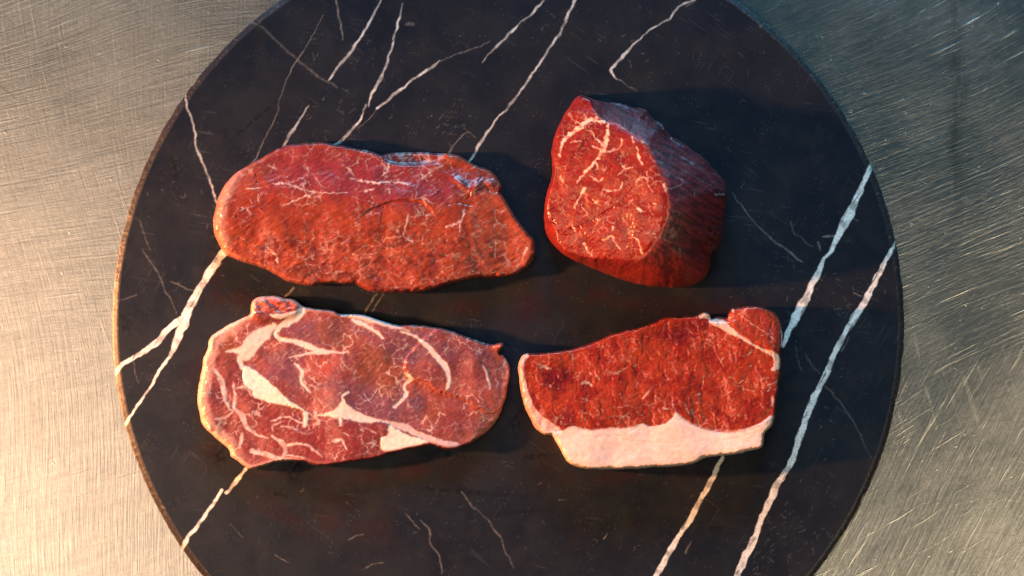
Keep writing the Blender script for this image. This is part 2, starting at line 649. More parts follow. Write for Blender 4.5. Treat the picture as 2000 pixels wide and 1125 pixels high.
THIN_VEINS = [
    ([(1203, 153, 3), (1218, 162, 1.6), (1245, 178, 1.2)], .7),
    ([(957, 79, 1), (935, 92, 1.6), (900, 103, 1.4), (860, 120, 2)], .7),
    ([(735, 212, 2), (722, 232, 1.6), (700, 250, 1.6)], .6),
    ([(630, 30, 1.6), (605, 80, 2), (580, 118, 3), (560, 155, 1.5), (545, 200, 1.4), (540, 225, 2.4), (520, 265, 2), (503, 302, 3), (488, 322, 3)], .6),
    ([(488, 40, 3), (520, 60, 4), (550, 90, 4), (580, 116, 5), (610, 140, 4), (640, 160, 4), (660, 172, 3)], .33),
    ([(655, -5, 3), (660, 20, 4.5), (665, 50, 4), (668, 78, 2)], .7),
    ([(874, 305, 5), (888, 280, 3), (905, 262, 2), (915, 258, 2), (930, 268, 1.5)], .5),
    ([(572, 563, 6), (553, 584, 4)], .75), ([(736, 574, 5), (722, 594, 5), (706, 622, 4)], .5), ([(748, 574, 3), (726, 610, 3)], .45),
    (c5([(290, 0, 4), (370, 110, 8), (440, 200, 6), (530, 280, 9), (610, 340, 13), (670, 390, 14), (712, 412, 5)]), .65),
    (c5([(630, 170, 6), (650, 230, 7), (685, 260, 6), (740, 310, 4), (770, 320, 5)]), .4),
    (c5([(825, 265, 10), (860, 258, 16), (900, 255, 8)]), .7), (c5([(800, 300, 16), (806, 340, 14)]), .45),
    (c8([(840, 10, 5), (910, 90, 7), (970, 170, 7), (1030, 270, 6), (1075, 385, 4), (1110, 430, 3)]), .5),
    (c7([(700, 630, 7), (770, 720, 7), (830, 770, 4), (890, 840, 11), (930, 900, 10), (965, 980, 7), (1010, 1080, 6)]), .55),
    (c7([(380, 760, 6), (420, 805, 9), (455, 850, 6)]), .5),
    (c7([(460, 800, 4), (515, 850, 14), (520, 930, 9), (570, 1000, 9), (590, 1110, 9)]), .5),
    (c7([(40, 912, 10), (90, 890, 6), (130, 880, 8)]), .45), (c7([(145, 1078, 9), (180, 1060, 6), (240, 1045, 8)]), .5),
    (c4([(810, 160, 6), (850, 260, 7), (882, 340, 5)]), .4),
    (c4([(830, 340, 4), (910, 450, 9), (960, 560, 8), (1010, 650, 7), (1030, 710, 4)]), .42),
    (c4([(1000, 520, 5), (1060, 552, 8), (1130, 582, 6)]), .5), (c4([(690, 640, 4), (760, 620, 7), (800, 600, 4)]), .35),
    (c4([(780, 985, 6), (800, 1080, 6), (820, 1125, 4)]), .35), (c5([(1000, 590, 6), (1050, 612, 6)]), .6),
    (c3([(1333 - 1333 + 20, 40, 6), (75, 8, 8)]), .5),
    (c5([(995, 155, 8), (1030, 170, 8)]), .35), (c3([(455, 155, 22), (462, 150, 20)]), .5),
    (c8([(20, 990, 14), (38, 940, 10), (45, 925, 6)]), .5), (c7([(1535, 905, 12), (1555, 880, 6)]), .6),
    ([(795, 47, 8), (806, 47, 10)], .35), (c6([(1350, 820, 5), (1420, 900, 4)]), .4), (c6([(1610, 1000, 7), (1690, 1045, 7)]), .45),
    (c5([(930, 930, 10), (960, 880, 5), (975, 850, 3)]), .55), (c5([(720, 950, 6), (760, 1020, 8), (805, 1065, 5)]), .35),
    (c5([(665, 900, 7), (675, 980, 5), (700, 1050, 8)]), .35),
    (c6([(720, 60, 20), (732, 90, 10)]), .35), (c6([(950, 722, 18), (970, 728, 8)]), .35),
]


def build_board():
    cx, cy, R = 992.5, 632.0, 776.0
    N = 800
    g = np.linspace(-1, 1, N + 1)
    U, Vv = np.meshgrid(g, g, indexing='ij')
    X = U * np.sqrt(1 - Vv ** 2 / 2)
    Y = Vv * np.sqrt(1 - U ** 2 / 2)
    x = (cx + X * (R - 15)).ravel()
    y = (cy - Y * (R - 15)).ravel()
    i = np.arange(N)
    I, J = np.meshgrid(i, i, indexing='ij')
    a = (I * (N + 1) + J).ravel()
    F = np.stack([a, a + N + 1, a + N + 2, a + 1], 1)
    # rim: rounded, a little chipped
    loop = np.concatenate([np.arange(N) * (N + 1), N * (N + 1) + np.arange(N),
                           (N - np.arange(N)) * (N + 1) + N, N - np.arange(N)])
    ang = np.arctan2(-(y[loop] - cy), x[loop] - cx)
    M = len(loop)
    prof = [(15, 0), (13, .25), (10.5, 1.0), (7.5, 2.6), (4.5, 5.4), (2.2, 9), (.7, 13), (0, 17), (0, 22), (1, 27), (4, 30.8)]
    cc = ang * R
    rx, ry, rz = [], [], []
    for k, (ins, dz) in enumerate(prof):
        am = min(k, 4) / 4.0 if k < 8 else 0.6
        # noise wraps round the rim because it is sampled on the circle itself
        qx, qy = np.cos(ang) * R, np.sin(ang) * R
        ch = fbm(qx, qy, 30, 5, 3) * .9 + np.minimum(fbm(qx, qy, 60, 15, 2) + .35, 0) * 5 + fbm(qx + k * 31, qy, 9, 3, 2) * .35
        if k == 0:
            ch = ch * 0
        rr = R - ins + ch * am
        rx.append(cx + np.cos(ang) * rr)
        ry.append(cy - np.sin(ang) * rr)
        rz.append(-dz + fbm(qx, qy + k * 13, 9, 8, 2) * .5 * am)
    K = len(prof)
    xr, yr, zr = np.concatenate(rx), np.concatenate(ry), np.concatenate(rz)
    q = np.arange(M)
    FR = []
    for k in range(K - 1):
        FR.append(np.stack([k * M + q, (k + 1) * M + q, (k + 1) * M + (q + 1) % M, k * M + (q + 1) % M], 1))
    FR = np.concatenate(FR)

    def paint(x, y, rim=False):
        wx = x + fbm(x, y, 20, 40, 2) * 2.2 + fbm(x, y, 5, 77, 2) * .25
        wy = y + fbm(x, y, 20, 41, 2) * 2.2 + fbm(x, y, 5, 78, 2) * .25
        vein = np.zeros(len(x))
        which = np.full(len(x), -1)
        for k, v in enumerate(BIG_VEINS):
            up = k >= 7
            s = stroke(wx, wy, [(p[0], p[1], p[2] * (.60 if up else .78)) for p in v], .9)
            if up:
                s = s * (.34 + .36 * sstep(-.4, .4, fbm(x, y, 30, 600 + k, 2))) if k < 15 else s * .6
            which[(s > .3) & (s > vein)] = k
            vein = np.maximum(vein, s)
        # streaky, broken edges inside the wide veins
        u, w = rot(x, y, -58)
        br = fbm(u / 7, w, 6, 51, 3)
        vein = vein * (1 - .75 * sstep(.42, .8, br)) * (1 - .5 * sstep(-.1, .7, fbm(x, y, 26, 9, 3)))
        thin = np.zeros(len(x))
        for v, op in THIN_VEINS:
            thin = np.maximum(thin, stroke(wx, wy, [(p[0], p[1], (p[2] if len(p) > 2 else 2) * .8) for p in v], .9)
                              * op * (.55 + .45 * sstep(-.4, .3, fbm(x, y, 9, 61, 2))))
        rnd = random.Random(3)
        clusters = [(1540, 1040, 95, 60, 46), (1600, 540, 90, 70, 26), (1510, 640, 60, 50, 12), (880, 255, 70, 40, 22),
                    (700, 190, 70, 50, 12), (420, 470, 28, 60, 12), (1680, 600, 50, 40, 14), (1050, 1000, 230, 80, 16),
                    (620, 90, 110, 70, 10), (1250, 90, 180, 70, 12), (1450, 130, 120, 90, 8), (1480, 1105, 90, 20, 14),
                    (560, 1010, 160, 80, 12), (1480, 420, 80, 60, 8), (640, 240, 60, 50, 12), (1620, 840, 70, 90, 8), (340, 340, 60, 70, 8)]
        for (ax, ay, sx, sy, n) in clusters:
            for _ in range(n):
                px, py = rnd.gauss(ax, sx * .55), rnd.gauss(ay, sy * .55)
                d = rnd.uniform(0, 6.28)
                pts = []
                for _k in range(rnd.randint(2, 5)):
                    pts.append((px, py, rnd.uniform(.5, 1.5)))
                    d += rnd.gauss(0, .9)
                    L = rnd.uniform(1.5, 5.5)
                    px += math.cos(d) * L
                    py += math.sin(d) * L
                thin = np.maximum(thin, stroke(x, y, pts, .8) * rnd.uniform(.08, .42))
        # grey-brown clouding, dried residue, and red bounce glow tinted into the stone
        base = lerp((.0075, .0100, .0165), (.0115, .0130, .0185), sstep(-.5, .6, fbm(x, y, 160, 2, 4)))
        haze = sstep(.25, .9, fbm(x, y, 60, 23, 4)) * .35
        base = lerp(base, (.020, .018, .017), haze)
        base = base + (sstep(.62, .9, fbm(x, y, 3.4, 191, 2)) * sstep(.0, .6, fbm(x, y, 45, 192, 3)) * .05)[:, None]
        for ks, sd_ in ((35, 193), (-62, 195), (8, 197)):
            su_, sv_ = rot(x, y, ks)
            base = base + (sstep(.66, .85, fbm(su_ / 30, sv_, 3.2, sd_, 2)) * sstep(.1, .6, fbm(x, y, 120, sd_ + 1, 2)) * .022)[:, None]
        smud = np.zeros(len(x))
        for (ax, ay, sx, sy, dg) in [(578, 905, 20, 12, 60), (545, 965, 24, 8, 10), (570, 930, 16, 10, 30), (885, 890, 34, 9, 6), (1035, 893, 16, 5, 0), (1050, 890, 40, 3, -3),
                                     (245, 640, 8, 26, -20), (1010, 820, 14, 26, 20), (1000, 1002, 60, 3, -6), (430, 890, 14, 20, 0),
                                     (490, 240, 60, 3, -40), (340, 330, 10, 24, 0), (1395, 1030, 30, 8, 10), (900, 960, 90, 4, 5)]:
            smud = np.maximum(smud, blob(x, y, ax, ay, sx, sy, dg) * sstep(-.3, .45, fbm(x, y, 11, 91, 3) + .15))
        juice_glow = np.zeros(len(x))  # red spill light around the steaks put into the stone, with some wet film
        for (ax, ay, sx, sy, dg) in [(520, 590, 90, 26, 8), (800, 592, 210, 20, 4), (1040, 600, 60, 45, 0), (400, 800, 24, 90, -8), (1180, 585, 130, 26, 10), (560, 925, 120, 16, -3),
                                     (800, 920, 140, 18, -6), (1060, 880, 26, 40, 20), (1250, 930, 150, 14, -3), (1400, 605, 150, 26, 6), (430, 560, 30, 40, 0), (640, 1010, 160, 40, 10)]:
            juice_glow = np.maximum(juice_glow, blob(x, y, ax, ay, sx, sy, dg))
        juice_glow = juice_glow * sstep(-.5, .5, fbm(x, y, 70, 95, 4))
        base = lerp(base, (.032, .0105, .0090), juice_glow * .5)
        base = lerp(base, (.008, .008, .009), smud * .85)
        col = lerp(base, (.30, .27, .23), thin * .72)
        vc = lerp((.64, .63, .58), (.76, .75, .70), sstep(-.5, .5, fbm(x, y, 18, 70, 3)))
        col = lerp(col, vc, vein)
        if rim:
            sp = sstep(.45, .9, fbm(x, y, 5, 33, 2))
            col = lerp(col * .9 + np.array((.012, .007, .003)), (.30, .22, .15), sp * .30)
        return col, smud * .7 + juice_glow * .3 + sstep(.3, 1.0, fbm(x, y, 90, 24, 3)) * .3, which

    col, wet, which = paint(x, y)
    ctr = at(cx, cy, 0)
    obj = thing('marble_board', (float(ctr[0]), float(ctr[1]), 0.0),
                'round black marble serving board with white veins holding four raw steaks', 'serving board')
    mt = stone_material('honed_black_marble', .24, .36, .10)
    mr = stone_material('rough_stone_rim', .34, .5, .6)
    V = at(x, y, np.zeros(len(x)))
    wf = which[F]
    lab = np.where((wf == wf[:, :1]).all(1), wf[:, 0], -1) + 1
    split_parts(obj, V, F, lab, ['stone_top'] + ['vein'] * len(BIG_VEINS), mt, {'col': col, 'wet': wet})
    colr, wetr, _ = paint(xr, yr, True)
    VR = at(xr, yr, 0)
    VR[:, 2] += zr * S
    VR[:, 2] = np.maximum(VR[:, 2], 0.0002)
    part('rim', VR, FR, mr, obj, {'col': colr, 'wet': wetr * 0}, None, 'rough rounded rim of the stone board')


build_board()


# ================================================================== meat
def meat_material(name, sss=0.2, rough=(.26, .44), grain=1700, bump=.2, coat=.5):
    m, nt, b = new_mat(name)
    a = nt.nodes.new('ShaderNodeAttribute')
    a.attribute_name = 'col'
    f = nt.nodes.new('ShaderNodeAttribute')
    f.attribute_name = 'fat'
    w = nt.nodes.new('ShaderNodeAttribute')
    w.attribute_name = 'wet'
    P = nt.nodes.new('ShaderNodeTexCoord').outputs['Object']
    n1 = noise(nt, P, grain, 3, .6)
    n2 = noise(nt, P, 620, 4, .65)
    dark = mixc(nt, 1.0, a.outputs['Color'], (.62, .55, .55, 1), 'MULTIPLY')
    c = mixc(nt, ramp(nt, n2, .35, .75, 0, .15), a.outputs['Color'], dark)
    lite = mixc(nt, .035, a.outputs['Color'], (.80, .40, .28, 1))
    c = mixc(nt, ramp(nt, n1, .52, .72, 0, .7), c, lite)
    c = mixc(nt, f.outputs['Fac'], c, mixc(nt, .35, a.outputs['Color'], c))
    nt.links.new(c, b.inputs['Base Color'])
    r = ramp(nt, n2, .3, .7, rough[0], rough[1])
    r = math_node(nt, 'SUBTRACT', r, math_node(nt, 'MULTIPLY', w.outputs['Fac'], .2))
    nt.links.new(r, b.inputs['Roughness'])
    nt.links.new(math_node(nt, 'ADD', math_node(nt, 'MULTIPLY', f.outputs['Fac'], .45), sss * .8, True), b.inputs['Subsurface Weight'])
    b.inputs['Subsurface Radius'].default_value = (1.0, .28, .16)
    b.inputs['Subsurface Scale'].default_value = .0012
    b.inputs['Coat Weight'].default_value = coat * .25
    b.inputs['Coat Roughness'].default_value = .16
    b.inputs['Specular IOR Level'].default_value = .3
    bp = nt.nodes.new('ShaderNodeBump')
    bp.inputs['Strength'].default_value = bump
    bp.inputs['Distance'].default_value = .0004
    hh = math_node(nt, 'ADD', math_node(nt, 'MULTIPLY', n2, .45), math_node(nt, 'MULTIPLY', n1, .5))
    nt.links.new(hh, bp.inputs['Height'])
    nt.links.new(bp.outputs[0], b.inputs['Normal'])
    nt.links.new(bp.outputs[0], b.inputs['Coat Normal'])
    return m


def triangulate(outline, step=1.8, seed=1):
    """outline (x, y, edge width) -> points, triangles, border loop, distance to border, edge width"""
    C = closed_curve(outline, step * 1.1)
    nb = len(C)
    # crisp little irregularities along the cut edge
    tx = np.roll(C[:, :2], -1, 0) - np.roll(C[:, :2], 1, 0)
    nrm = np.stack([tx[:, 1], -tx[:, 0]], 1) / np.maximum(np.hypot(tx[:, 0], tx[:, 1])[:, None], 1e-6)
    if not inside(C[:1, 0] + nrm[:1, 0] * 1.5, C[:1, 1] + nrm[:1, 1] * 1.5, C)[0]:
        nrm = -nrm            # points inwards
    C[:, :2] += nrm * (fbm(C[:, 0], C[:, 1], 22, seed + 3, 3) * 1.0)[:, None]
    x0, y0 = C[:, 0].min(), C[:, 1].min()
    gx, gy = np.meshgrid(np.arange(x0, C[:, 0].max(), step), np.arange(y0, C[:, 1].max(), step * .9))
    rs = np.random.RandomState(seed)
    gx = (gx + (np.arange(gx.shape[0]) % 2)[:, None] * step / 2).ravel() + rs.uniform(-.3, .3, gx.size)
    gy = gy.ravel() + rs.uniform(-.3, .3, gy.size)
    k = inside(gx, gy, C)
    gx, gy = gx[k], gy[k]
    d, _ = near(gx, gy, C)
    k = d > step * .7
    gx, gy = gx[k], gy[k]
    pts = [Vector((float(p[0]), float(p[1]))) for p in C[:, :2]] + [Vector((float(p), float(q))) for p, q in zip(gx, gy)]
    edges = [(i, (i + 1) % nb) for i in range(nb)]
    vo, eo, fo, ov, oe, of = delaunay_2d_cdt(pts, edges, [], 1, 1e-4)
    x = np.array([v.x for v in vo])
    y = np.array([v.y for v in vo])
    F = np.array(fo, int)
    bi = np.full(nb, -1)
    for j, src in enumerate(ov):
        for s in src:
            if s < nb:
                bi[s] = j
    fine = closed_curve(C, .9)
    d, j = near(x, y, fine)
    d[bi] = 0
    # smooth edge width
    w = fine[j, 2] * np.clip(1 + .8 * fbm(x, y, 18, seed + 60, 3), .45, 2)
    # orient faces upward (pixel y points down)
    a, b, c = F.T
    ar = (x[b] - x[a]) * (y[c] - y[a]) - (x[c] - x[a]) * (y[b] - y[a])
    F[ar > 0] = F[ar > 0][:, ::-1]
    return x, y, F, bi, nrm, d, w


def dome(d, w, p=2.0):
    t = np.clip(d / w, 0, 1)
    return (1 - (1 - t) ** p) ** (1 / p)


def skirt(x, y, z, F, bi, nrm, rows):
    """border loop carried down to the board; rows = [(inset, fraction of the border height)]"""
    nb = len(bi)
    X, Y, Z, FF, src = [x], [y], [z], [F], [np.arange(len(x))]
    prev = bi
    n = len(x)
    for ins, fr in rows:
        cur = n + np.arange(nb)
        X.append(x[bi] + nrm[:, 0] * ins)
        Y.append(y[bi] + nrm[:, 1] * ins)
        Z.append(z[bi] * fr)
        src.append(bi)
        a, b = prev, np.roll(prev, -1)
        c, e = np.roll(cur, -1), cur
        FF.append(np.stack([a, e, c], 1))
        FF.append(np.stack([a, c, b], 1))
        prev = cur
        n += nb
    X, Y, Z, FF, src = np.concatenate(X), np.concatenate(Y), np.concatenate(Z), np.concatenate(FF), np.concatenate(src)
    # make the skirt faces point outwards
    return X, Y, Z, FF, src


def finish_meat(name, label, x, y, z, F, bi, nrm, rows, col, fat, wet, face_lab, names, mat, labels=None):
    X, Y, Z, FF, src = skirt(x, y, z, F, bi, nrm, rows)
    V = at(X, Y, Z)
    nt_ = len(F)
    # outward orientation check on the first skirt face
    f = FF[nt_]
    n = np.cross(V[f[1]] - V[f[0]], V[f[2]] - V[f[0]])
    ctr = V[bi].mean(0)
    tot = 0
    for f in FF[nt_:nt_ + 400:7]:
        n = np.cross(V[f[1]] - V[f[0]], V[f[2]] - V[f[0]])
        tot += np.sign(np.dot(n[:2], (V[f[0]] - ctr)[:2]))
    if tot < 0:
        FF[nt_:] = FF[nt_:][:, ::-1]
    gu, gv = rot(x, y, -30)
    g = np.exp((.24 * fbm(gu / 4, gv, 4.4, 901, 2) + .10 * fbm(x, y, 3.6, 902, 2)) * (1 - .8 * fat) + .10 * fbm(x, y, 9, 903, 3))
    col = col * g[:, None]
    lab_v = face_lab
    lv = lab_v[src]
    lab = np.median(lv[FF], axis=1).astype(int)
    N = vert_normals(V, FF)
    base = at(x.mean(), y.mean(), 0)
    o = thing(name, (float(base[0]), float(base[1]), ZB), label, 'steak', 'raw steaks on the marble board')
    split_parts(o, V, FF, lab, names, mat, {'col': col[src], 'fat': fat[src], 'wet': wet[src]}, N, labels)
    return o


def marbling(x, y, scale, seed, thin=.035, mask_lo=0., mask_hi=.4):
    """fine branching lines"""
    wx = x + fbm(x, y, scale * .8, seed + 5, 2) * scale * .35
    wy = y + fbm(x, y, scale * .8, seed + 6, 2) * scale * .35
    r = np.abs(fbm(wx, wy, scale, seed, 2))
    m = sstep(thin, thin * .25, r)
    return m * sstep(mask_lo, mask_hi, fbm(x, y, scale * 1.6, seed + 9, 2))


def web(x, y, cell, seed, width=1.0, lo=-.2, hi=.4, warp=.35):
    """net of fat between muscle bundles: borders of irregular cells, fading in and out"""
    u = x + fbm(x, y, cell * 1.1, seed + 1, 3) * cell * warp
    v = y + fbm(x, y, cell * 1.1, seed + 2, 3) * cell * warp
    u, v = u / cell, v / cell
    iu, iv = np.floor(u).astype(np.int64), np.floor(v).astype(np.int64)
    f1 = np.full(len(x), 9.0)
    f2 = np.full(len(x), 9.0)
    for a in (-1, 0, 1):
        for b in (-1, 0, 1):
            cu, cv = iu + a, iv + b
            h = (cu * 73856093 ^ cv * 19349663 ^ (seed * 83492791)) & 0xffffffff
            h = ((h ^ (h >> 15)) * 2246822519) & 0xffffffff
            h = h ^ (h >> 13)
            du = cu + (h & 0xffff) / 65536.0 - u
            dv = cv + ((h >> 16) & 0xffff) / 65536.0 - v
            q = np.hypot(du, dv)
            f2 = np.where(q < f1, f1, np.minimum(f2, q))
            f1 = np.minimum(f1, q)
    e = (f2 - f1) * cell * .6
    wd = width * (.35 + 1.1 * sstep(-.5, .6, fbm(x, y, cell * .9, seed + 3, 3)))
    return sstep(wd + .7, np.maximum(wd - .7, 0) * .6, e) * sstep(lo, hi, fbm(x, y, cell * 2.2, seed + 4, 3))


def strokes(x, y, cr, lst, soft=1.3, warp=2.2, seed=0, thin=.78, hard=False):
    wx = x + fbm(x, y, 8, 300 + seed, 3) * warp
    wy = y + fbm(x, y, 8, 310 + seed, 3) * warp
    wn = np.clip(.85 + .75 * fbm(x, y, 7, 330 + seed, 3), .15, 1.6)
    r = np.zeros(len(x))
    for l in lst:
        op = 1.0
        if isinstance(l, tuple):
            l, op = l
        r = np.maximum(r, stroke(wx, wy, [(p[0], p[1], p[2] * thin) for p in cr(l)], soft, wn=wn) * op)
    return r * (1 if hard else .45 + .55 * sstep(-.45, .25, fbm(x, y, 13, 320 + seed, 3)))


LEAN = np.array((.185, .022, .013))
LEAN2 = np.array((.26, .042, .016))
PURP = np.array((.17, .020, .028))
DARK = np.array((.08, .006, .007))
FAT = np.array((.74, .63, .56))
PINK = np.array((.50, .24, .18))


def widths(pts, fn):
    return [(p[0], p[1], fn(p[0], p[1])) for p in pts]


# ------------------------------------------------------------------ rump steak
def build_rump():
    cr = Crop(400, 260, 3.03)
    out = cr([(55, 540), (60, 480), (75, 410), (90, 370), (130, 300), (180, 245), (250, 200), (330, 155), (430, 100), (500, 75), (560, 65), (650, 58),
              (700, 57), (760, 70), (830, 82), (920, 100), (1000, 118), (1050, 135), (1090, 125), (1200, 118), (1320, 120), (1400, 125), (1450, 125),
              (1500, 135), (1560, 170), (1620, 200), (1690, 225), (1720, 255), (1740, 290), (1750, 320), (1742, 350), (1770, 390), (1820, 480), (1870, 550),
              (1910, 600), (1940, 630), (1948, 680), (1940, 740), (1900, 790), (1840, 830), (1790, 845), (1700, 850), (1600, 855), (1520, 870), (1440, 890),
              (1360, 915), (1280, 935), (1200, 942), (1100, 942), (1000, 938), (940, 915), (900, 895), (820, 890), (740, 885), (640, 900), (560, 890),
              (490, 870), (420, 835), (370, 805), (300, 780), (230, 760), (180, 740), (130, 720), (100, 680), (75, 630), (60, 590)])
    out = widths(out, lambda x, y: 16 if x < 455 else (8 if y > 480 else 3))
    x, y, F, bi, nrm, d, w = triangulate(out, 1.8, 11)
    T = 50 - 16 * sstep(820, 1030, x) - 10 * sstep(390, 310, y) + 6 * np.exp(-((y - 425) / 60) ** 2)
    T = T + fbm(x, y, 150, 4, 2) * 3
    fr = .5 + .22 * sstep(430, 340, y)
    z = T * (fr + (1 - fr) * dome(d, w, 2.4))
    C3 = lambda p: cr(p)
    ins = np.clip(d / 14, 0, 1)
    # cut-out hollow with a lip in the middle
    hol = area(x + fbm(x, y, 10, 7, 2) * 1.5, y, C3([(860, 595), (930, 480), (1050, 420), (1130, 397), (1210, 395), (1300, 418), (1365, 500), (1350, 600), (1250, 690), (1100, 720), (960, 680)]), 2.2)
    fade = sstep(440, 392, y)
    z = z - 4.5 * hol * fade
    # folded flaps at the upper right, and the flat tip
    tip = area(x, y, C3([(1590, 420), (1660, 340), (1750, 350), (1830, 480), (1930, 640), (1930, 730), (1860, 800), (1700, 830), (1600, 700), (1560, 540)]), 6)
    z = z + tip * 2 * (1 - sstep(880, 1040, x))
    back = area(x, y, C3([(1060, 150), (1100, 118), (1320, 112), (1420, 120), (1380, 165), (1250, 185), (1120, 180)]), 3)
    z = z - back * 22
    lump = blob(x, y, *C3([(1600, 320)])[0], 14, 8, -50) + blob(x, y, *C3([(1690, 300)])[0], 9, 7) + .8 * blob(x, y, *C3([(1520, 300)])[0], 18, 6, 35) + .7 * blob(x, y, *C3([(1480, 160)])[0], 16, 7, 15)
    z = z + lump * 7 * ins
    groove = strokes(x, y, cr, [[(1440, 420, 6), (1500, 412, 10), (1580, 430, 6)], [(1660, 320, 8), (1690, 345, 12), (1740, 350, 6)],
                                [(1640, 260, 5), (1580, 330, 6), (1560, 390, 4)], [(1290, 150, 5), (1360, 180, 7), (1430, 160, 4)],
                                [(1060, 440, 7), (1045, 500, 6)], [(305, 240, 4), (310, 300, 3)], [(1060, 145, 5), (1130, 180, 6), (1290, 190, 4)]], 2.0, 1.0)
    z = z - groove * 3
    # fibres: fine on the left, running up to the right; coarse ridges across the middle
    u, v = rot(x, y, -28)
    fib = fbm(u / 3.2, v, 5, 21, 3)
    u2, v2 = rot(x, y, -20)
    ridg = fbm(u2 / 2.4, v2, 13, 22, 3)
    right = sstep(560, 680, x)
    u3, v3 = rot(x, y, 30)
    fib3 = fbm(u3 / 2.2, v3, 9, 23, 3)
    lowz = sstep(420, 490, y)
    z = z + ins * (fib * .4 + ridg * (.3 + .8 * lowz) * (1 - .7 * tip) + fib3 * .35 * right + fbm(x, y, 40, 31, 2) * .9 * (1 - .5 * tip) + fbm(x, y, 95, 32, 2) * 3.0)
    lob = np.minimum(np.abs(fbm(x + fbm(x, y, 20, 41, 2) * 8, y, 30, 42, 2)) * 3, .6)
    z = z + lob * .9 * ins * lowz * (1 - tip)
    # raised ragged flecks at the left
    fl = strokes(x, y, cr, [[(150, 520, 10), (200, 470, 16), (290, 440, 12), (350, 462, 8)], [(160, 570, 8), (230, 520, 9), (290, 480, 6)], [(200, 590, 6), (300, 520, 8), (380, 480, 5)],
                            [(440, 275, 5), (455, 240, 4)], [(470, 275, 5), (495, 265, 6)]], 1.5)
    z = z + fl * 1.4
    fat = strokes(x, y, cr, [[(245, 328, 10), (300, 328, 16), (335, 315, 10)], [(400, 300, 8), (480, 298, 13), (560, 325, 11), (620, 345, 10), (660, 350, 12)],
                             [(660, 350, 10), (560, 390, 9), (450, 435, 4)], [(660, 350, 6), (760, 355, 6), (850, 350, 4)],
                             ([(480, 300, 8), (540, 280, 6), (600, 250, 6), (620, 220, 5), (590, 190, 4), (600, 150, 3)], .6), ([(600, 250, 4), (640, 260, 3)], .6),
                             [(1088, 165, 10), (1085, 210, 15), (1050, 252, 9)], [(860, 270, 6), (950, 285, 11), (1010, 297, 16), (1060, 290, 12), (1130, 290, 11), (1200, 300, 12)],
                             ([(945, 345, 10), (1000, 330, 14)], .8), [(1060, 345, 5), (1100, 330, 7), (1085, 362, 5)],
                             ([(1280, 270, 14), (1340, 225, 20), (1415, 185, 12)], .6), ([(1450, 170, 6), (1470, 220, 5)], .6),
                             [(1208, 475, 12), (1190, 540, 15), (1175, 612, 9)], [(1175, 612, 8), (1225, 640, 12), (1240, 655, 5)],
                             [(1535, 455, 10), (1512, 520, 18), (1425, 558, 10)], [(1512, 520, 12), (1510, 585, 8)], [(1905, 680, 16), (1878, 745, 14)],
                             [(370, 675, 9), (420, 722, 12), (432, 770, 8)], [(1720, 650, 8), (1715, 740, 6)], [(1770, 640, 7), (1790, 685, 6)], [(840, 200, 4), (880, 245, 7)],
                             ([(950, 660, 3), (1000, 670, 4)], .7), ([(870, 715, 4), (1000, 715, 7), (1030, 690, 5)], .6), ([(310, 360, 5), (320, 410, 4)], .7), ([(1180, 690, 6), (1160, 760, 4)], .5),
                             ([(1390, 760, 8), (1420, 740, 6)], .6), ([(640, 790, 6), (700, 760, 5)], .5), ([(720, 830, 8), (830, 815, 6)], .5), ([(900, 820, 8), (990, 770, 6)], .4)])
    fat = np.maximum(fat, .5 * web(x, y, 26, 61, .7, -.1, .6) * (1 - .3 * lowz))
    fat = np.maximum(fat, .2 * web(x, y, 13, 63, .4, .0, .6))
    fat = np.maximum(fat, .5 * sstep(.3, .6, fib) * sstep(.1, .5, fbm(x, y, 40, 66, 2)) * right * .6)
    fat = np.maximum(fat, lob < -1)
    rimf = sstep(470, 440, x + (y - 430) * .12) * sstep(28, 14, d) + .7 * sstep(10, 4, d) * sstep(700, 500, x) * (y > 300) * (.4 + .6 * sstep(500, 430, x))
    rimf = np.clip(rimf, 0, 1)
    n1 = fbm(x, y, 55, 71, 4)
    col = lerp(LEAN, LEAN2, .15 + .55 * sstep(-.6, .7, n1))
    blue_sheen = sstep(.1, .6, blob(x, y, 690, 340, 190, 55, 8) + .25 * fbm(x, y, 45, 73, 3)) * .8  # bluish reflection on the upper half put into the meat colour
    col = lerp(col, PURP, blue_sheen)
    col = lerp(col, (.33, .055, .024), tip * .75)
    col = lerp(col, DARK, np.clip(.8 * sstep(.0, .5, fbm(u2 / 2, v2, 20, 75, 3)) * lowz + .35 * sstep(.1, .6, fbm(u2 / 2, v2, 30, 76, 3)) + .25 * hol * fade + groove * .35, 0, 1) * .88)  # shade between the lower fibres put into the colour
    col = lerp(col, (.36, .10, .05), sstep(.1, .5, lob - .35) * .3 * lowz)
    col = lerp(col, PINK, rimf * .5)  # pinkish membrane edge, its lit paleness put into the colour
    col = lerp(col, FAT * np.array((.95, .85, .8)), np.clip(fat, 0, 1) * .72)
    col = lerp(col, (.45, .33, .34), back * .45 * sstep(-.1, .4, fbm(x, y, 12, 78, 3)))
    wet = np.clip(.35 + .5 * fbm(x, y, 40, 79, 3), 0, 1)
    lab = np.where(rimf > .5, 1, np.where(fat > .6, 2, 0))
    mt = meat_material('rump_meat')
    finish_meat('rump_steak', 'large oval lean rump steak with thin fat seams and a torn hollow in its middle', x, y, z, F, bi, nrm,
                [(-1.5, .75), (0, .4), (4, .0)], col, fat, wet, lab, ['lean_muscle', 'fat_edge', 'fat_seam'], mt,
                {1: 'pale pink rounded outer edge of the steak'})


build_rump()


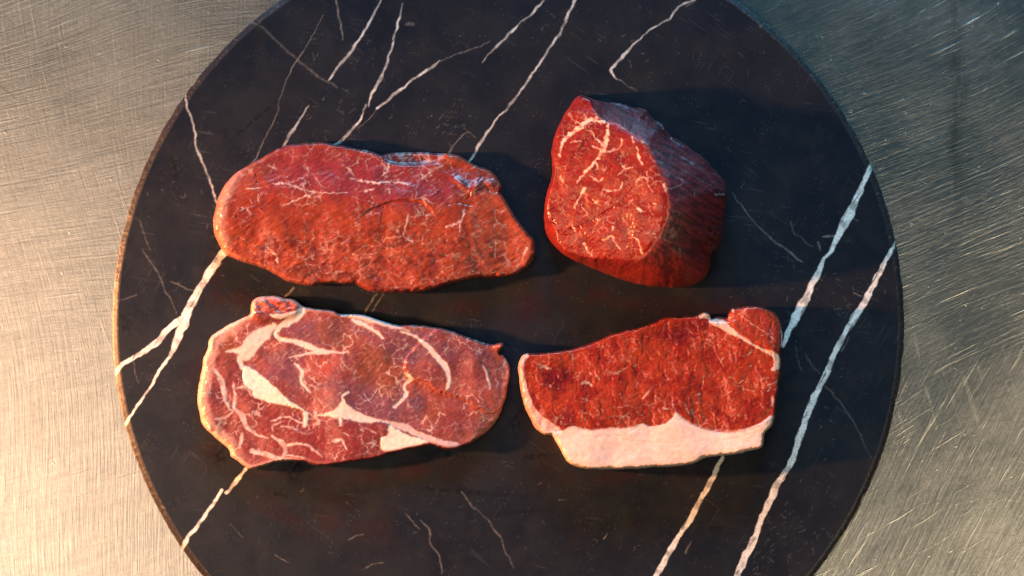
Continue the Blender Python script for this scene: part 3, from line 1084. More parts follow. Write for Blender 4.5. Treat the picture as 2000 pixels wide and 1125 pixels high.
# ------------------------------------------------------------------ fillet
def build_fillet():
    cr = Crop(1040, 170, 2.745)
    out = cr([(265, 47), (300, 55), (340, 72), (420, 85), (480, 93), (540, 110), (605, 122), (622, 145), (650, 170), (700, 205), (740, 262), (800, 295), (860, 340), (920, 385),
              (980, 450), (1020, 500), (1042, 560), (1036, 620), (1022, 700), (1015, 780), (1000, 850), (960, 890), (950, 960), (920, 1020), (870, 1055),
              (800, 1072), (700, 1072), (590, 1060), (500, 1035), (400, 1000), (300, 960), (200, 915), (130, 865), (82, 810), (62, 740), (65, 640), (80, 570), (108, 470),
              (106, 380), (108, 320), (128, 240), (158, 180), (198, 110), (233, 63)])
    out = widths(out, lambda x, y: 20)
    x, y, F, bi, nrm, d, w = triangulate(out, 1.6, 21)
    face = cr([(268, 52), (302, 64), (330, 120), (380, 180), (470, 205), (530, 255), (590, 300), (640, 390), (690, 480), (720, 560), (725, 640), (710, 720), (680, 790), (630, 860),
               (590, 900), (500, 925), (400, 918), (300, 915), (200, 885), (142, 850), (125, 770), (84, 700), (76, 640), (88, 570), (116, 470), (115, 380), (118, 320),
               (138, 240), (168, 180), (208, 112), (243, 68)])
    FC = closed_curve(face, 1.5)
    ex_ = x + fbm(x, y, 12, 120, 3) * 1.4 * sstep(1100, 1150, x)
    ey_ = y + fbm(x, y, 12, 121, 3) * 1.4
    inn = inside(ex_, ey_, FC)
    df, j = near(ex_, ey_, FC)

    def plane(px, py):
        # the cut face leans to the left: low there, highest along its right ridge
        t = (px - 1065) / 240.0
        q = (py - 190) / 340.0
        return 66 + 88 * np.clip(t, -.1, 1.05) + 14 * np.sin(np.clip(q, 0, 1) * math.pi) - 6 * sstep(.75, 1.05, q) - 6 * sstep(.25, -.02, q)
    hp = plane(x, y)
    he = plane(FC[j, 0], FC[j, 1])
    # blend the nearest-edge height so the flanks do not crease
    t = df / np.maximum(df + d, 1e-6)
    u, v = rot(x, y, 42)
    ex = 1.8 - .6 * sstep(1300, 1200, x)
    flank = he * (.24 + .76 * np.clip(1 - t ** ex, 0, 1) ** (.62 + .3 * sstep(1300, 1200, x)))
    z = np.where(inn, hp, flank)
    rnd = np.where(inn, np.exp(-df / 5.0), 0)
    rs_ = sstep(1150, 1260, x)
    z = z - rnd * 2.5 * rs_
    z = z - np.where(~inn, np.exp(-df / 3.0) * 2.5, 0) * rs_
    # low left border meets the board in a short steep side
    z = z * (.62 + .38 * dome(d, 5, 2.4))
    ins = np.clip(d / 10, 0, 1)
    fc = np.where(inn, np.clip(df / 6, 0, 1), 0)
    sd = np.where(~inn, np.clip(df / 6, 0, 1), 0)
    creases = strokes(x, y, cr, [[(75, 665, 4), (140, 640, 9), (215, 588, 4)], [(130, 775, 5), (250, 748, 9), (320, 715, 10), (400, 665, 8), (490, 610, 4)], [(205, 390, 5), (245, 345, 9), (285, 295, 4)],
                                 [(300, 590, 2), (360, 640, 3)], [(380, 480, 4), (430, 425, 7), (475, 355, 3)], [(450, 650, 4), (520, 560, 6), (560, 520, 3)], [(90, 690, 3), (120, 730, 5)]], 2.0, 1.5, 5)
    z = z - creases * 3.0 * fc
    peb = np.abs(fbm(x + fbm(x, y, 9, 2, 2) * 3, y, 11, 103, 2))
    wetz = sstep(350, 440, y - (x - 1100) * .05)
    z = z + fc * (np.minimum(peb * 3, 1) * (.15 + .35 * wetz) + fbm(x, y, 40, 104, 2) * 2.0 + fbm(x, y, 4.5, 105, 2) * .22)
    su, sv = rot(x, y, 30)
    z = z + sd * ins * (fbm(su / 5, sv, 8, 106, 2) * .45 + fbm(x, y, 70, 107, 2) * 4)
    wg = blob(x, y, 1250, 225, 40, 10, 25) + blob(x, y, 1390, 470, 16, 60, 10)
    z = z + wg * sd * ins * fbm(x, y, 14, 108, 3) * 8
    fat = strokes(x, y, cr, [[(345, 168, 18), (290, 185, 26), (235, 228, 24), (182, 270, 22), (155, 320, 15), (148, 372, 10)], [(275, 145, 8), (300, 175, 14), (385, 187, 20)], [(240, 185, 7), (262, 205, 14)],
                             [(405, 195, 18), (400, 260, 22), (388, 320, 36), (370, 350, 22), (320, 420, 16), (280, 460, 12), (235, 515, 6)],
                             [(385, 320, 22), (350, 285, 10), (310, 235, 6), (300, 230, 4)], [(320, 320, 8), (370, 335, 10)], [(205, 295, 12), (260, 290, 8)], [(270, 215, 9), (215, 255, 6)],
                             [(280, 545, 16), (252, 590, 13), (225, 645, 6)], [(410, 350, 5), (470, 325, 6), (480, 280, 5)], [(310, 475, 7), (350, 505, 11), (382, 490, 9)], [(340, 400, 6), (352, 438, 10), (340, 445, 6)],
                             [(470, 405, 8), (492, 440, 10), (460, 472, 8)], [(492, 440, 8), (535, 430, 5)], [(375, 550, 7), (430, 555, 8), (475, 542, 13), (480, 510, 5)],
                             [(555, 530, 8), (570, 492, 9), (608, 485, 8), (622, 530, 7), (645, 558, 10)], [(612, 450, 5), (620, 490, 5)], [(560, 325, 13), (568, 370, 12), (585, 412, 17)], [(535, 270, 8), (545, 300, 9)],
                             [(560, 648, 12), (575, 660, 14), (602, 667, 8)], [(335, 618, 12), (352, 615, 14)], [(650, 625, 13), (660, 625, 11)], [(375, 822, 6), (428, 800, 12), (440, 830, 8), (468, 868, 6)],
                             [(430, 745, 12), (430, 765, 10)], [(520, 810, 5), (545, 805, 8), (570, 830, 7), (585, 888, 16)], [(275, 838, 10), (300, 880, 9), (322, 905, 5)], [(203, 720, 6), (230, 772, 6)],
                             [(262, 635, 4), (288, 672, 5)], [(580, 290, 15), (600, 295, 12)], [(645, 785, 10), (655, 790, 10)], [(690, 800, 8), (708, 800, 10)], [(705, 525, 22), (718, 552, 18)],
                             [(440, 330, 4), (400, 350, 5)], [(500, 640, 4), (540, 600, 3)], [(150, 480, 8), (165, 510, 8)]], 1.1, 2.0, 4, .82)
    mb = np.maximum(web(x, y, 19, 111, .55, -.15, .5), .35 * web(x, y, 9, 118, .3, .1, .6))
    fl = sstep(.52, .75, fbm(x, y, 7, 112, 2))
    fat = np.where(inn, np.maximum(fat, np.maximum(.34 * mb, .07 * fl)), fat)
    sid = strokes(x, y, cr, [[(640, 390, 8), (670, 400, 12), (700, 410, 6)], [(720, 545, 10), (760, 540, 8), (810, 510, 9), (780, 485, 9), (765, 490, 5)], [(790, 375, 8), (820, 385, 10), (870, 420, 5)],
                             [(420, 85, 8), (480, 100, 10), (560, 130, 6)], [(670, 190, 14), (700, 220, 10)], [(740, 275, 10), (780, 305, 14), (810, 320, 12)], [(985, 575, 14), (1030, 575, 12)], [(570, 1045, 10), (590, 1060, 8)], [(865, 565, 6), (868, 580, 8)]], 1.0, 1.8, 8)
    mem = .7 * sstep(.3, .6, fbm(su / 9, sv, 4.5, 113, 3)) * sstep(400, 300, y - (x - 1300) * .35) * .16
    ridge = np.exp(-(df / 3.5) ** 2)
    n1 = fbm(x, y, 40, 114, 4)
    colf = lerp((.135, .0045, .0040), (.185, .0085, .0055), sstep(-.5, .5, n1))
    colf = lerp(colf, DARK * 1.4, creases * .6)
    colf = lerp(colf, FAT * np.array((.95, .74, .60)), np.clip(fat, 0, 1) * .88)
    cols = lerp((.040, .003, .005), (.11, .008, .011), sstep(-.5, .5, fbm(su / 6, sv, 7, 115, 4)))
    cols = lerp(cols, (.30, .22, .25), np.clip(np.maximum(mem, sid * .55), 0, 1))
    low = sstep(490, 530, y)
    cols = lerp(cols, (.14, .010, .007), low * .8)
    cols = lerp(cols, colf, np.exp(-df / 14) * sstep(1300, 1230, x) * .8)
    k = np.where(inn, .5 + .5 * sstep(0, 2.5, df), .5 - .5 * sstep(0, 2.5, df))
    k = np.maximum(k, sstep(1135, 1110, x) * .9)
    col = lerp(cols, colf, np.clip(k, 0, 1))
    fatv = np.where(inn, fat, np.maximum(mem, sid))
    wet = np.where(inn, .1 + .6 * wetz * sstep(-.2, .4, fbm(x, y, 30, 116, 2)), -.9)
    mt = meat_material('fillet_meat', .15, (.30, .46), 1900, .18, .4)
    lab = np.where(inn, 0, 1)
    finish_meat('fillet_steak', 'tall thick wedge of fillet with a marbled slanted cut face', x, y, z, F, bi, nrm,
                [(-1, .7), (0, .35), (3, .0)], col, fatv, wet, lab, ['cut_face', 'outer_side'], mt,
                {0: 'marbled bright red slanted cut face', 1: 'dark purple side under a thin membrane'})


build_fillet()


# ------------------------------------------------------------------ shoulder / rib steak
def build_rib():
    cr = Crop(370, 560, 3.03)
    out = cr([(50, 660), (58, 590), (75, 500), (85, 430), (110, 370), (120, 310), (160, 275), (220, 235), (300, 195), (358, 165), (365, 110), (385, 75), (430, 60), (500, 58),
              (560, 68), (620, 80), (660, 110), (700, 125), (780, 135), (850, 145), (900, 165), (960, 165), (1030, 170), (1100, 190), (1170, 215), (1230, 228), (1320, 228),
              (1400, 235), (1500, 250), (1580, 275), (1660, 305), (1740, 332), (1800, 343), (1852, 332), (1856, 352), (1828, 386), (1860, 410), (1885, 460), (1893, 510), (1885, 570),
              (1870, 650), (1840, 740), (1800, 810), (1740, 870), (1670, 920), (1590, 955), (1530, 962), (1470, 950), (1420, 938), (1300, 962), (1150, 998), (1100, 1015), (1000, 1028),
              (900, 1043), (800, 1055), (740, 1052), (680, 1035), (600, 1030), (520, 1036), (440, 1058), (370, 1078), (330, 1060), (290, 1030), (250, 1005), (240, 970), (190, 920), (120, 860),
              (80, 815), (65, 760), (52, 700)])
    out = widths(out, lambda x, y: 13 if x < 460 else (15 if x > 930 and y > 700 else 3))
    x, y, F, bi, nrm, d, w = triangulate(out, 1.8, 31)
    wx, wy = x + fbm(x, y, 14, 400, 3) * 2.0, y + fbm(x, y, 14, 401, 3) * 2.0
    T = 40 + fbm(x, y, 150, 402, 2) * 4 - 14 * sstep(920, 1000, x) + 4 * sstep(460, 400, x)
    fr = .45 + .3 * sstep(760, 690, y)
    z = T * (fr + (1 - fr) * dome(d, w, 2.4))
    ins = np.clip(d / 12, 0, 1)
    # overlapping flap at the right
    flap = area(wx, wy, cr([(1270, 480), (1340, 545), (1400, 560), (1480, 620), (1600, 655), (1700, 710), (1775, 752), (1850, 700), (1960, 500), (1900, 300), (1600, 200), (1400, 300), (1300, 400)]), 1.6)
    edge = strokes(x, y, cr, [[(1270, 480, 5), (1340, 545, 9), (1400, 560, 9), (1480, 620, 9), (1600, 655, 10), (1700, 710, 9), (1775, 752, 7)]], 2.5)
    z = z + flap * 4.5 * sstep(930, 780, x + .4 * (700 - y)) + flap * 2.0
    step2 = area(wx, wy, cr([(920, 440), (915, 520), (945, 600), (935, 650), (1000, 740), (1130, 780), (1250, 700), (1300, 560), (1180, 420), (1000, 390)]), 9)
    z = z - step2 * 1.0
    cuts = strokes(x, y, cr, [[(550, 655, 4), (570, 680, 6), (585, 700, 4)], [(505, 265, 3), (502, 300, 4), (530, 325, 4)], [(1170, 820, 4), (1165, 870, 6), (1120, 900, 6)], [(375, 975, 3), (372, 1010, 4)],
                              [(1180, 815, 5), (1260, 860, 6), (1330, 885, 4)], [(320, 470, 4), (315, 545, 5), (370, 630, 5)], [(1690, 470, 4), (1760, 430, 4)], [(900, 170, 4), (1000, 200, 5), (1100, 250, 4)]], 1.5, .8)
    z = z - cuts * 2.2
    A = np.maximum.reduce([stroke(wx, wy, cr(l), 2.0) for l in [
        [(680, 130, 20), (645, 165, 62), (600, 200, 45), (545, 232, 36), (508, 268, 22), (530, 308, 24), (620, 325, 26), (700, 350, 32), (760, 380, 36), (850, 388, 14), (940, 392, 4)],
        [(760, 385, 26), (690, 400, 12), (590, 418, 5)], [(480, 170, 12), (540, 175, 30), (620, 165, 30)], [(500, 225, 30), (485, 260, 16), (470, 300, 8)]]])
    Bm = np.maximum(area(wx, wy, cr([(440, 240), (500, 222), (485, 280), (440, 330), (395, 380), (370, 420), (320, 440), (280, 400), (215, 380), (290, 360), (335, 310), (380, 260)]), 3.0),
                    stroke(wx, wy, cr([(295, 420, 30), (308, 470, 26), (330, 500, 18)]), 2.0))
    Cm = area(wx, wy, cr([(328, 468), (400, 505), (460, 555), (520, 605), (570, 660), (620, 690), (680, 730), (722, 757), (640, 722), (560, 702), (500, 690), (440, 672), (390, 655), (370, 620), (330, 590), (315, 545)]), 2.6)
    Dm = np.maximum.reduce([area(wx, wy, cr([(735, 765), (820, 745), (880, 710), (908, 668), (950, 710), (1000, 742), (1060, 767), (1135, 790), (1080, 803), (1000, 800), (920, 782), (830, 768)]), 2.6)]
                           + [stroke(wx, wy, cr(l), 2.0) for l in [[(892, 775, 20), (897, 817, 14)], [(690, 755, 30), (692, 790, 30), (680, 822, 22)], [(908, 672, 16), (895, 650, 12), (945, 622, 14)]]])
    Em = area(wx, wy, cr([(1180, 820), (1220, 835), (1270, 870), (1330, 890), (1415, 918), (1300, 950), (1160, 974), (1132, 905), (1172, 880)]), 2.6)
    Fm = area(wx, wy, cr([(1125, 788), (1220, 798), (1300, 818), (1340, 850), (1420, 878), (1500, 908), (1580, 925), (1600, 940), (1530, 955), (1430, 922), (1330, 880), (1250, 845), (1180, 815)]), 2.0)
    Gm = stroke(wx, wy, cr([(1250, 265, 8), (1330, 290, 14), (1400, 345, 24), (1460, 410, 28), (1510, 470, 28), (1535, 540, 26), (1528, 605, 14)]), 2.0)
    Hm = stroke(wx, wy, cr([(965, 195, 12), (1040, 230, 24), (1100, 265, 20), (1145, 302, 14)]), 2.0)
    Im = np.maximum(stroke(wx, wy, cr([(625, 455, 12), (668, 505, 24), (658, 560, 18), (690, 600, 14), (716, 626, 5)]), 2.0), 0)
    Jm = stroke(wx, wy, cr([(1272, 508, 8), (1312, 540, 24), (1270, 590, 18), (1282, 640, 22), (1210, 714, 12)]), 2.0)
    Km = stroke(wx, wy, cr([(1740, 468, 6), (1765, 530, 13), (1777, 604, 7)]), 2.0)
    topf = stroke(wx, wy, cr([(900, 166, 14), (970, 174, 30), (1060, 187, 38), (1150, 217, 34), (1230, 242, 16), (1300, 262, 6)]), 3.0)
    Lm = np.maximum.reduce([stroke(wx, wy, cr(l), 2.0) for l in [
        [(150, 490, 14), (190, 560, 28), (210, 640, 26), (238, 725, 10)], [(262, 575, 10), (270, 650, 18), (268, 720, 18), (310, 760, 26), (340, 830, 26), (400, 875, 16), (470, 897, 8)],
        [(150, 785, 8), (220, 770, 11), (260, 735, 11)], [(220, 770, 6), (205, 815, 5)], [(485, 880, 10), (540, 920, 24), (570, 960, 26), (555, 1005, 16)], [(560, 942, 16), (620, 930, 14), (690, 935, 12), (735, 962, 8), (785, 1005, 6)],
        [(312, 870, 20), (300, 950, 16)], [(365, 972, 24), (430, 985, 30), (510, 1012, 24), (600, 1025, 16)], [(850, 915, 20), (900, 910, 14), (925, 962, 8)], [(480, 795, 6), (560, 770, 8), (650, 800, 10), (690, 815, 10)],
        [(490, 850, 6), (500, 815, 7), (560, 800, 5)], [(640, 850, 5), (590, 830, 6), (540, 825, 4)], [(280, 600, 8), (320, 590, 12), (365, 640, 8)], [(1050, 930, 8), (1095, 925, 10), (1080, 950, 5)], [(1010, 840, 5), (1030, 855, 8)],
        [(560, 1000, 8), (600, 1000, 8), (680, 1010, 10)], [(1080, 855, 6), (1100, 870, 4)], [(160, 840, 6), (190, 800, 6)], [(330, 510, 8), (345, 620, 4)]]])
    thinl = strokes(x, y, cr, [[(770, 280, 4), (790, 330, 5), (840, 350, 3)], [(730, 690, 4), (755, 660, 7), (780, 690, 4), (800, 715, 4)], [(755, 660, 4), (745, 640, 3)], [(890, 450, 5), (905, 500, 5)], [(990, 640, 4), (1015, 650, 5), (1020, 670, 4)],
                               [(1235, 380, 10), (1250, 362, 10), (1270, 368, 8), (1265, 385, 6)], [(1265, 440, 10), (1330, 455, 6)], [(1380, 490, 6), (1420, 500, 5)], [(1540, 575, 8), (1580, 560, 5)], [(1580, 340, 5), (1600, 370, 4)],
                               [(1540, 300, 5), (1600, 320, 3)], [(1650, 350, 4), (1680, 380, 4)], [(1580, 600, 5), (1640, 570, 3)], [(1640, 830, 5), (1560, 850, 3)], [(540, 820, 4), (590, 835, 5), (640, 860, 3)], [(800, 830, 5), (830, 850, 4)], [(900, 860, 5), (940, 880, 4)],
                               [(690, 290, 4), (720, 270, 3)], [(870, 640, 6), (910, 620, 4)], [(1700, 400, 4), (1740, 390, 3)]])
    mb = np.maximum(.55 * web(x, y, 24, 421, .8, -.15, .5), .2 * web(x, y, 11, 425, .4, -.1, .5))
    fat = np.maximum.reduce([A, Bm, Cm, Dm, Em, Fm * .8, Gm, Hm, Im, Jm, Km, topf * .85, Lm * (.5 + .4 * sstep(-.4, .3, fbm(x, y, 14, 449, 3))), thinl * .6, mb])
    # long grain
    u, v = rot(x, y, -35)
    fib = fbm(u / 3, v, 5, 430, 3)
    z = z + ins * (1 - .7 * fat) * (fib * .35 + fbm(x, y, 36, 431, 2) * .7 + fbm(x, y, 80, 432, 2) * 2.6) + np.maximum(Cm, Em) * 1.0 + ins * fbm(x, y, 9, 433, 2) * .25
    tipf = blob(x, y, *cr([(1845, 350)])[0], 12, 9)
    z = z + tipf * 18
    nub = area(x, y, cr([(385, 90), (430, 72), (540, 75), (620, 95), (640, 130), (560, 160), (470, 150), (400, 160), (380, 130)]), 3)
    nu, nv = rot(x, y, 12)
    z = z + nub * fbm(nu / 3, nv, 6, 434, 2) * 3 + 6 * area(x, y, cr([(370, 100), (400, 70), (560, 70), (640, 110), (620, 170), (500, 200), (390, 190)]), 8)
    rim = np.clip(sstep(26, 16, d + fbm(x, y, 16, 440, 2) * 3) * sstep(500, 430, x) + sstep(9, 4, d) * sstep(700, 520, x), 0, 1) * (1 - .3 * nub)
    rim2 = sstep(14, 6, d) * sstep(880, 940, x) * sstep(690, 760, y) * .4
    n1 = fbm(x, y, 60, 441, 4)
    col = lerp((.165, .034, .034), (.235, .058, .050), sstep(-.4, .5, n1))
    rib_sheen = np.clip(sstep(.2, .8, blob(x, y, 560, 715, 60, 40, 20) + blob(x, y, 730, 800, 110, 60, 25) + .8 * blob(x, y, 800, 670, 170, 40, 12) + .8 * blob(x, y, 600, 650, 60, 25, 10) + .35 * fbm(x, y, 40, 442, 3)), 0, 1)  # purplish sheen of the blue light, mixed into the muscle's own colour
    col = lerp(col, (.14, .046, .062), rib_sheen * .9)
    brn = sstep(.15, .7, blob(x, y, 740, 720, 40, 60, -50) + blob(x, y, 650, 650, 40, 30) + .7 * blob(x, y, 840, 810, 40, 25, -40) + .7 * blob(x, y, 440, 690, 18, 45, 10) + .3 * fbm(x, y, 30, 443, 3))
    col = lerp(col, (.17, .048, .024), brn * .6)
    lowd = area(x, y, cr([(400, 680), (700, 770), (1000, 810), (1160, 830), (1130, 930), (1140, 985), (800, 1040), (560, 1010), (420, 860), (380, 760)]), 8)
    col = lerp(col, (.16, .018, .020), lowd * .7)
    col = lerp(col, (.32, .060, .040), sstep(.3, .9, blob(x, y, 620, 720, 45, 35) + blob(x, y, 950, 790, 40, 50, 30)) * .6)
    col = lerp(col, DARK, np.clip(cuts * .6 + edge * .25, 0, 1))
    col = lerp(col, PINK, np.clip(rim * .85 + rim2, 0, 1))
    col = lerp(col, (.45, .10, .085), nub * .75 * sstep(-.4, .3, fbm(nu / 3, nv, 8, 444, 2)))
    fcol = lerp(FAT * np.array((.88, .80, .80)), FAT * np.array((1.03, .98, .93)), np.clip(np.maximum(Cm, Em) + .4 * fbm(x, y, 25, 445, 3), 0, 1))
    fcol = lerp(fcol, (.60, .46, .44), np.clip(Fm * (1 - Em) * .8 + topf * .3, 0, 1))
    col = lerp(col, fcol, np.clip(fat, 0, 1) * .88)
    # the thin pale skin at the left border
    col = lerp(col, FAT * np.array((1, .86, .76)), sstep(9, 3, d) * sstep(520, 440, x) * .4)
    # bottom side is dark and wet
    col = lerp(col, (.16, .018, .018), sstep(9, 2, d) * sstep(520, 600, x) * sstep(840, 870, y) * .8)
    wet = np.clip(.3 + .5 * fbm(x, y, 50, 446, 3), 0, 1)
    mx = np.stack([A, Bm, Cm, Dm, Em, Fm, Gm, Hm, Im, Jm, topf])
    kk = mx.argmax(0)
    lab = np.where(mx.max(0) > .5, kk + 2, np.where(rim > .5, 1, 0))
    mt = meat_material('rib_meat', .2, (.26, .42), 1700, .16, .5)
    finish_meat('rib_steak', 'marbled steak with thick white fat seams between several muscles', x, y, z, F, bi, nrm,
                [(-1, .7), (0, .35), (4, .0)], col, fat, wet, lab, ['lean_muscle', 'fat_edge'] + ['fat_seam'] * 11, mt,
                {1: 'pale pink outer fat edge'})


build_rib()


# ------------------------------------------------------------------ sirloin
def build_sirloin():
    cr = Crop(990, 580, 3.125)
    out = cr([(72, 420), (85, 380), (110, 355), (150, 345), (220, 343), (300, 335), (380, 325), (470, 300), (560, 265), (650, 228), (730, 205), (800, 190), (870, 170), (940, 140),
              (1000, 120), (1060, 125), (1100, 118), (1170, 112), (1208, 95), (1240, 108), (1250, 132), (1290, 120), (1342, 128), (1350, 105), (1378, 72), (1420, 65), (1490, 57), (1550, 65), (1620, 90),
              (1655, 125), (1675, 180), (1680, 250), (1668, 320), (1672, 380), (1668, 450), (1655, 540), (1645, 640), (1630, 730), (1615, 780), (1572, 830), (1562, 880), (1540, 920),
              (1450, 945), (1380, 960), (1290, 965), (1200, 985), (1130, 1015), (1030, 1030), (900, 1036), (780, 1044), (640, 1050), (500, 1045), (420, 1030), (370, 1005), (345, 960),
              (310, 895), (280, 845), (230, 838), (180, 800), (145, 740), (110, 660), (90, 580), (78, 500)])
    out = widths(out, lambda x, y: 7 if x < 1060 else (5 if y > 850 else 3))
    x, y, F, bi, nrm, d, w = triangulate(out, 1.7, 41)
    wx, wy = x + fbm(x, y, 9, 500, 3) * 1.2, y + fbm(x, y, 9, 501, 3) * 1.2
    T = 70 + fbm(x, y, 120, 502, 2) * 4 + 6 * sstep(1400, 1500, x)
    z = T * (.55 + .45 * dome(d, w, 2.4))
    ins = np.clip(d / 12, 0, 1)
    cap = area(wx, wy, cr([(330, 822), (400, 792), (520, 815), (640, 800), (740, 800), (820, 775), (880, 790), (960, 775), (1010, 737), (1035, 708), (1080, 745), (1150, 787), (1250, 817), (1340, 826),
                           (1450, 806), (1540, 775), (1640, 725), (1660, 900), (1500, 1010), (1000, 1100), (400, 1090), (280, 980), (255, 835)]), 2.4)
    lft = area(wx, wy, cr([(40, 350), (130, 350), (100, 420), (115, 520), (145, 620), (180, 690), (240, 745), (335, 815), (300, 850), (200, 860), (60, 640)]), 2.0)
    gris = np.maximum.reduce([stroke(wx, wy, cr(l), 1.0) for l in [[(1245, 150, 26), (1310, 165, 52), (1370, 208, 36), (1430, 245, 18), (1500, 290, 14), (1570, 325, 18), (1640, 360, 34), (1648, 425, 40), (1625, 440, 20)],
                                                                   [(1185, 118, 26), (1215, 112, 34), (1235, 128, 20)], [(1375, 75, 12), (1380, 90, 10)]]])
    nubm = area(x, y, cr([(1345, 130), (1380, 75), (1490, 60), (1600, 80), (1665, 150), (1672, 260), (1655, 340), (1560, 300), (1440, 235)]), 2)
    thin = strokes(x, y, cr, [[(1005, 600, 5), (1015, 660, 7), (1030, 710, 8)], [(1410, 100, 4), (1490, 160, 5), (1580, 220, 6), (1640, 270, 5)], [(455, 530, 12), (490, 520, 22), (520, 545, 12)], [(550, 480, 10), (565, 510, 7)], [(505, 460, 8), (520, 475, 8)],
                              [(200, 430, 20), (230, 425, 26), (262, 440, 14)], [(830, 620, 10), (850, 595, 16), (870, 575, 8)], [(905, 600, 8), (935, 630, 9)], [(950, 680, 14), (985, 685, 12)], [(1300, 400, 6), (1320, 375, 9)], [(1340, 590, 9), (1370, 575, 8)],
                              [(1150, 600, 8), (1180, 590, 8)], [(1095, 680, 7), (1110, 705, 9)], [(1440, 560, 5), (1500, 575, 5)], [(1590, 540, 6), (1640, 520, 5)], [(650, 470, 12), (690, 455, 12), (735, 430, 5)], [(690, 590, 5), (700, 620, 5)],
                              [(270, 548, 10), (262, 540, 10)], [(310, 560, 12), (316, 555, 10)], [(1625, 605, 16), (1620, 660, 20)], [(1560, 500, 8), (1600, 490, 6)], [(1360, 490, 12), (1380, 495, 8)], [(1130, 250, 3), (1150, 320, 3)], [(800, 520, 4), (790, 545, 8)],
                              [(990, 500, 6), (960, 505, 4)], [(1200, 480, 5), (1190, 560, 4)], [(460, 700, 8), (455, 740, 6)], [(1455, 720, 8), (1460, 745, 6)]], 1.0, 1.6, 3)
    lean = (1 - cap) * (1 - lft)
    # wet, lumpy muscle: bundles running down the steak
    u, v = rot(x, y, 82)
    bun = fbm(u / 2.2, v, 24, 510, 3, .4)
    bun2 = np.minimum(np.abs(fbm(x + fbm(x, y, 18, 511, 2) * 7, y / 1.5, 26, 512, 2, .35)) * 2.6, .8)
    z = z + ins * lean * (bun * .95 + bun2 * 1.1 + fbm(x, y, 6, 513, 2) * .25 + fbm(x, y, 70, 514, 2) * 1.8)
    creases = strokes(x, y, cr, [[(820, 270, 8), (860, 250, 12), (900, 290, 5)], [(570, 590, 10), (640, 500, 14), (740, 440, 8)], [(1000, 620, 6), (1010, 560, 4), (980, 500, 3)], [(560, 380, 6), (640, 360, 8)], [(880, 520, 8), (900, 480, 10), (960, 520, 6)],
                                 [(200, 640, 6), (280, 640, 9), (340, 660, 5)], [(1180, 200, 4), (1200, 300, 6), (1180, 450, 5)], [(1500, 400, 4), (1530, 480, 5)], [(600, 780, 8), (640, 775, 6)], [(560, 640, 8), (600, 680, 10), (620, 740, 6)]], 3.0, 1.5, 2)
    z = z - creases * .7 * lean
    capn = fbm(x, y, 36, 515, 3) * 1.8 + fbm(x / 2, y, 12, 516, 2) * .3
    cutl = strokes(x, y, cr, [[(360, 830, 3), (520, 855, 6), (600, 850, 4), (700, 848, 6), (760, 840, 3)], [(640, 860, 3), (800, 880, 4), (1000, 890, 4), (1100, 880, 3)], [(720, 840, 3), (780, 805, 5), (830, 775, 5), (880, 800, 4), (960, 785, 5), (1030, 715, 5)], [(920, 870, 4), (960, 830, 4)],
                              [(1270, 880, 3), (1400, 860, 4), (1540, 820, 3)], [(1035, 712, 4), (1100, 765, 6), (1200, 808, 6), (1300, 828, 6), (1400, 828, 5)], [(640, 1000, 3), (700, 985, 3)], [(545, 850, 4), (620, 842, 5)]], 1.2, 1.0, 6)
    z = z + ins * cap * (capn * .4 + 1.2) - cutl * 1.0 + lft * ins * fbm(x, y, 18, 517, 2) * 1.5
    z = z + gris * .8
    notch = blob(x, y, *cr([(1300, 128)])[0], 18, 6)
    z = z - notch * 14
    z = z + nubm * 3 * ins
    drip = sstep(.55, .8, fbm(x, y, 8, 518, 2))
    n1 = fbm(x, y, 45, 520, 4)
    col = lerp((.20, .014, .009), (.28, .031, .013), sstep(-.4, .5, n1 + .4 * bun2))
    col = lerp(col, (.20, .012, .012), np.clip(.25 * sstep(.1, .5, -bun), 0, 1) * .7)
    dk = sstep(.15, .75, blob(x, y, 1085, 740, 32, 28, 0) + blob(x, y, 1105, 820, 20, 20) + .9 * blob(x, y, 1335, 645, 60, 22, -20) + .25 * fbm(x, y, 14, 521, 3))
    col = lerp(col, (.10, .006, .012), dk * .7)
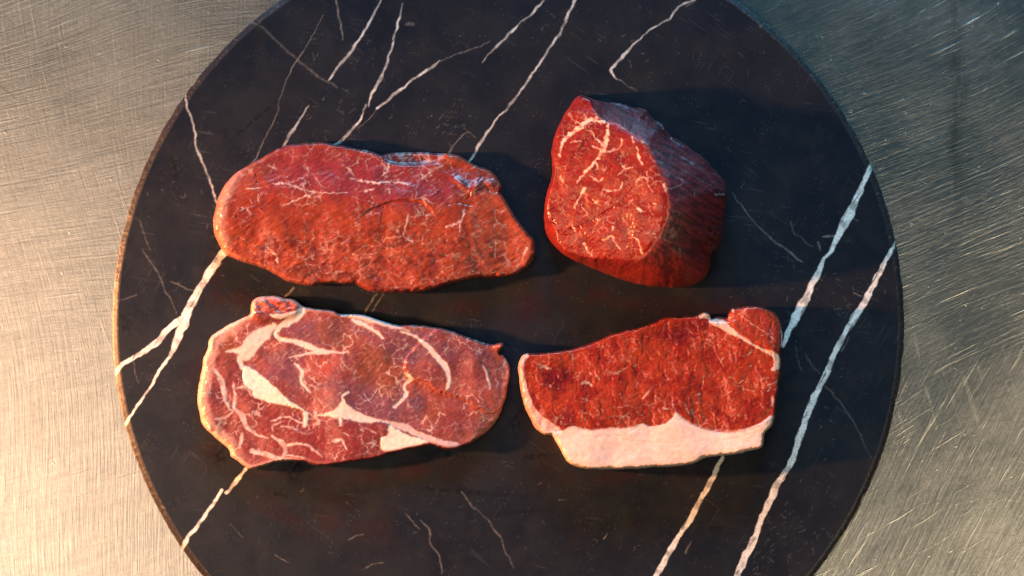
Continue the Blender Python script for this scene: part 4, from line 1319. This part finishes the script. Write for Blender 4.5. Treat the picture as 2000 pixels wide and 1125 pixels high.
    col = lerp(col, (.28, .018, .022), sstep(.3, .8, blob(x, y, 1500, 640, 14, 36, -30)) * .6)
    col = lerp(col, (.34, .05, .02), nubm * .3)
    fcap = lerp(FAT * np.array((.98, .82, .76)), (.80, .54, .46), sstep(-.1, .7, fbm(x / 2.2, y, 26, 522, 4)) * .7)
    fcap = lerp(fcap, (.70, .42, .34), np.clip(sstep(18, 5, d) * sstep(1120, 1040, x) * .35 + cutl * .8 + .5 * web(x, y / .6, 40, 531, .6, -.1, .5), 0, 1))
    inter = strokes(x, y, cr, [[(1040, 715, 6), (1100, 758, 14), (1200, 800, 22), (1320, 822, 26), (1440, 812, 26), (1540, 785, 22), (1610, 755, 14)], [(390, 800, 20), (520, 812, 22), (700, 802, 14), (820, 785, 8)]], 2, 1.2)
    col = lerp(col, fcap, np.clip(cap + lft * (.62 + .25 * fbm(x, y, 16, 527, 3)), 0, 1))
    col = lerp(col, (.55, .24, .19), inter * .6)
    col = lerp(col, FAT * np.array((1, .80, .68)), np.clip(gris * .75 + thin * .6, 0, 1) * (1 - cap))
    fat = np.clip(np.maximum.reduce([cap, lft, gris, thin]), 0, 1)
    flecks = sstep(.58, .8, fbm(x, y, 5.5, 523, 2)) * lean * .4
    col = lerp(col, (.50, .16, .09), flecks)
    col = lerp(col, FAT * np.array((.9, .6, .5)), .35 * web(x, y, 22, 533, .6, -.1, .6) * lean)
    wet = np.clip(lean * (.85 + .3 * n1) + cap * .25, 0, 1)
    lab = np.where(cap > .5, 1, np.where(lft > .5, 2, np.where(gris > .5, 3, 0)))
    mt = meat_material('sirloin_meat', .18, (.22, .38), 1500, .32, .7)
    finish_meat('sirloin_steak', 'wet bright red sirloin steak with a thick white fat cap along one side', x, y, z, F, bi, nrm,
                [(-1, .7), (0, .35), (4, .0)], col, fat, wet, lab, ['lean_muscle', 'fat_cap', 'fat_edge', 'gristle'], mt,
                {1: 'thick creamy white fat cap', 3: 'pale gristle seam beside the small end muscle'})


build_sirloin()
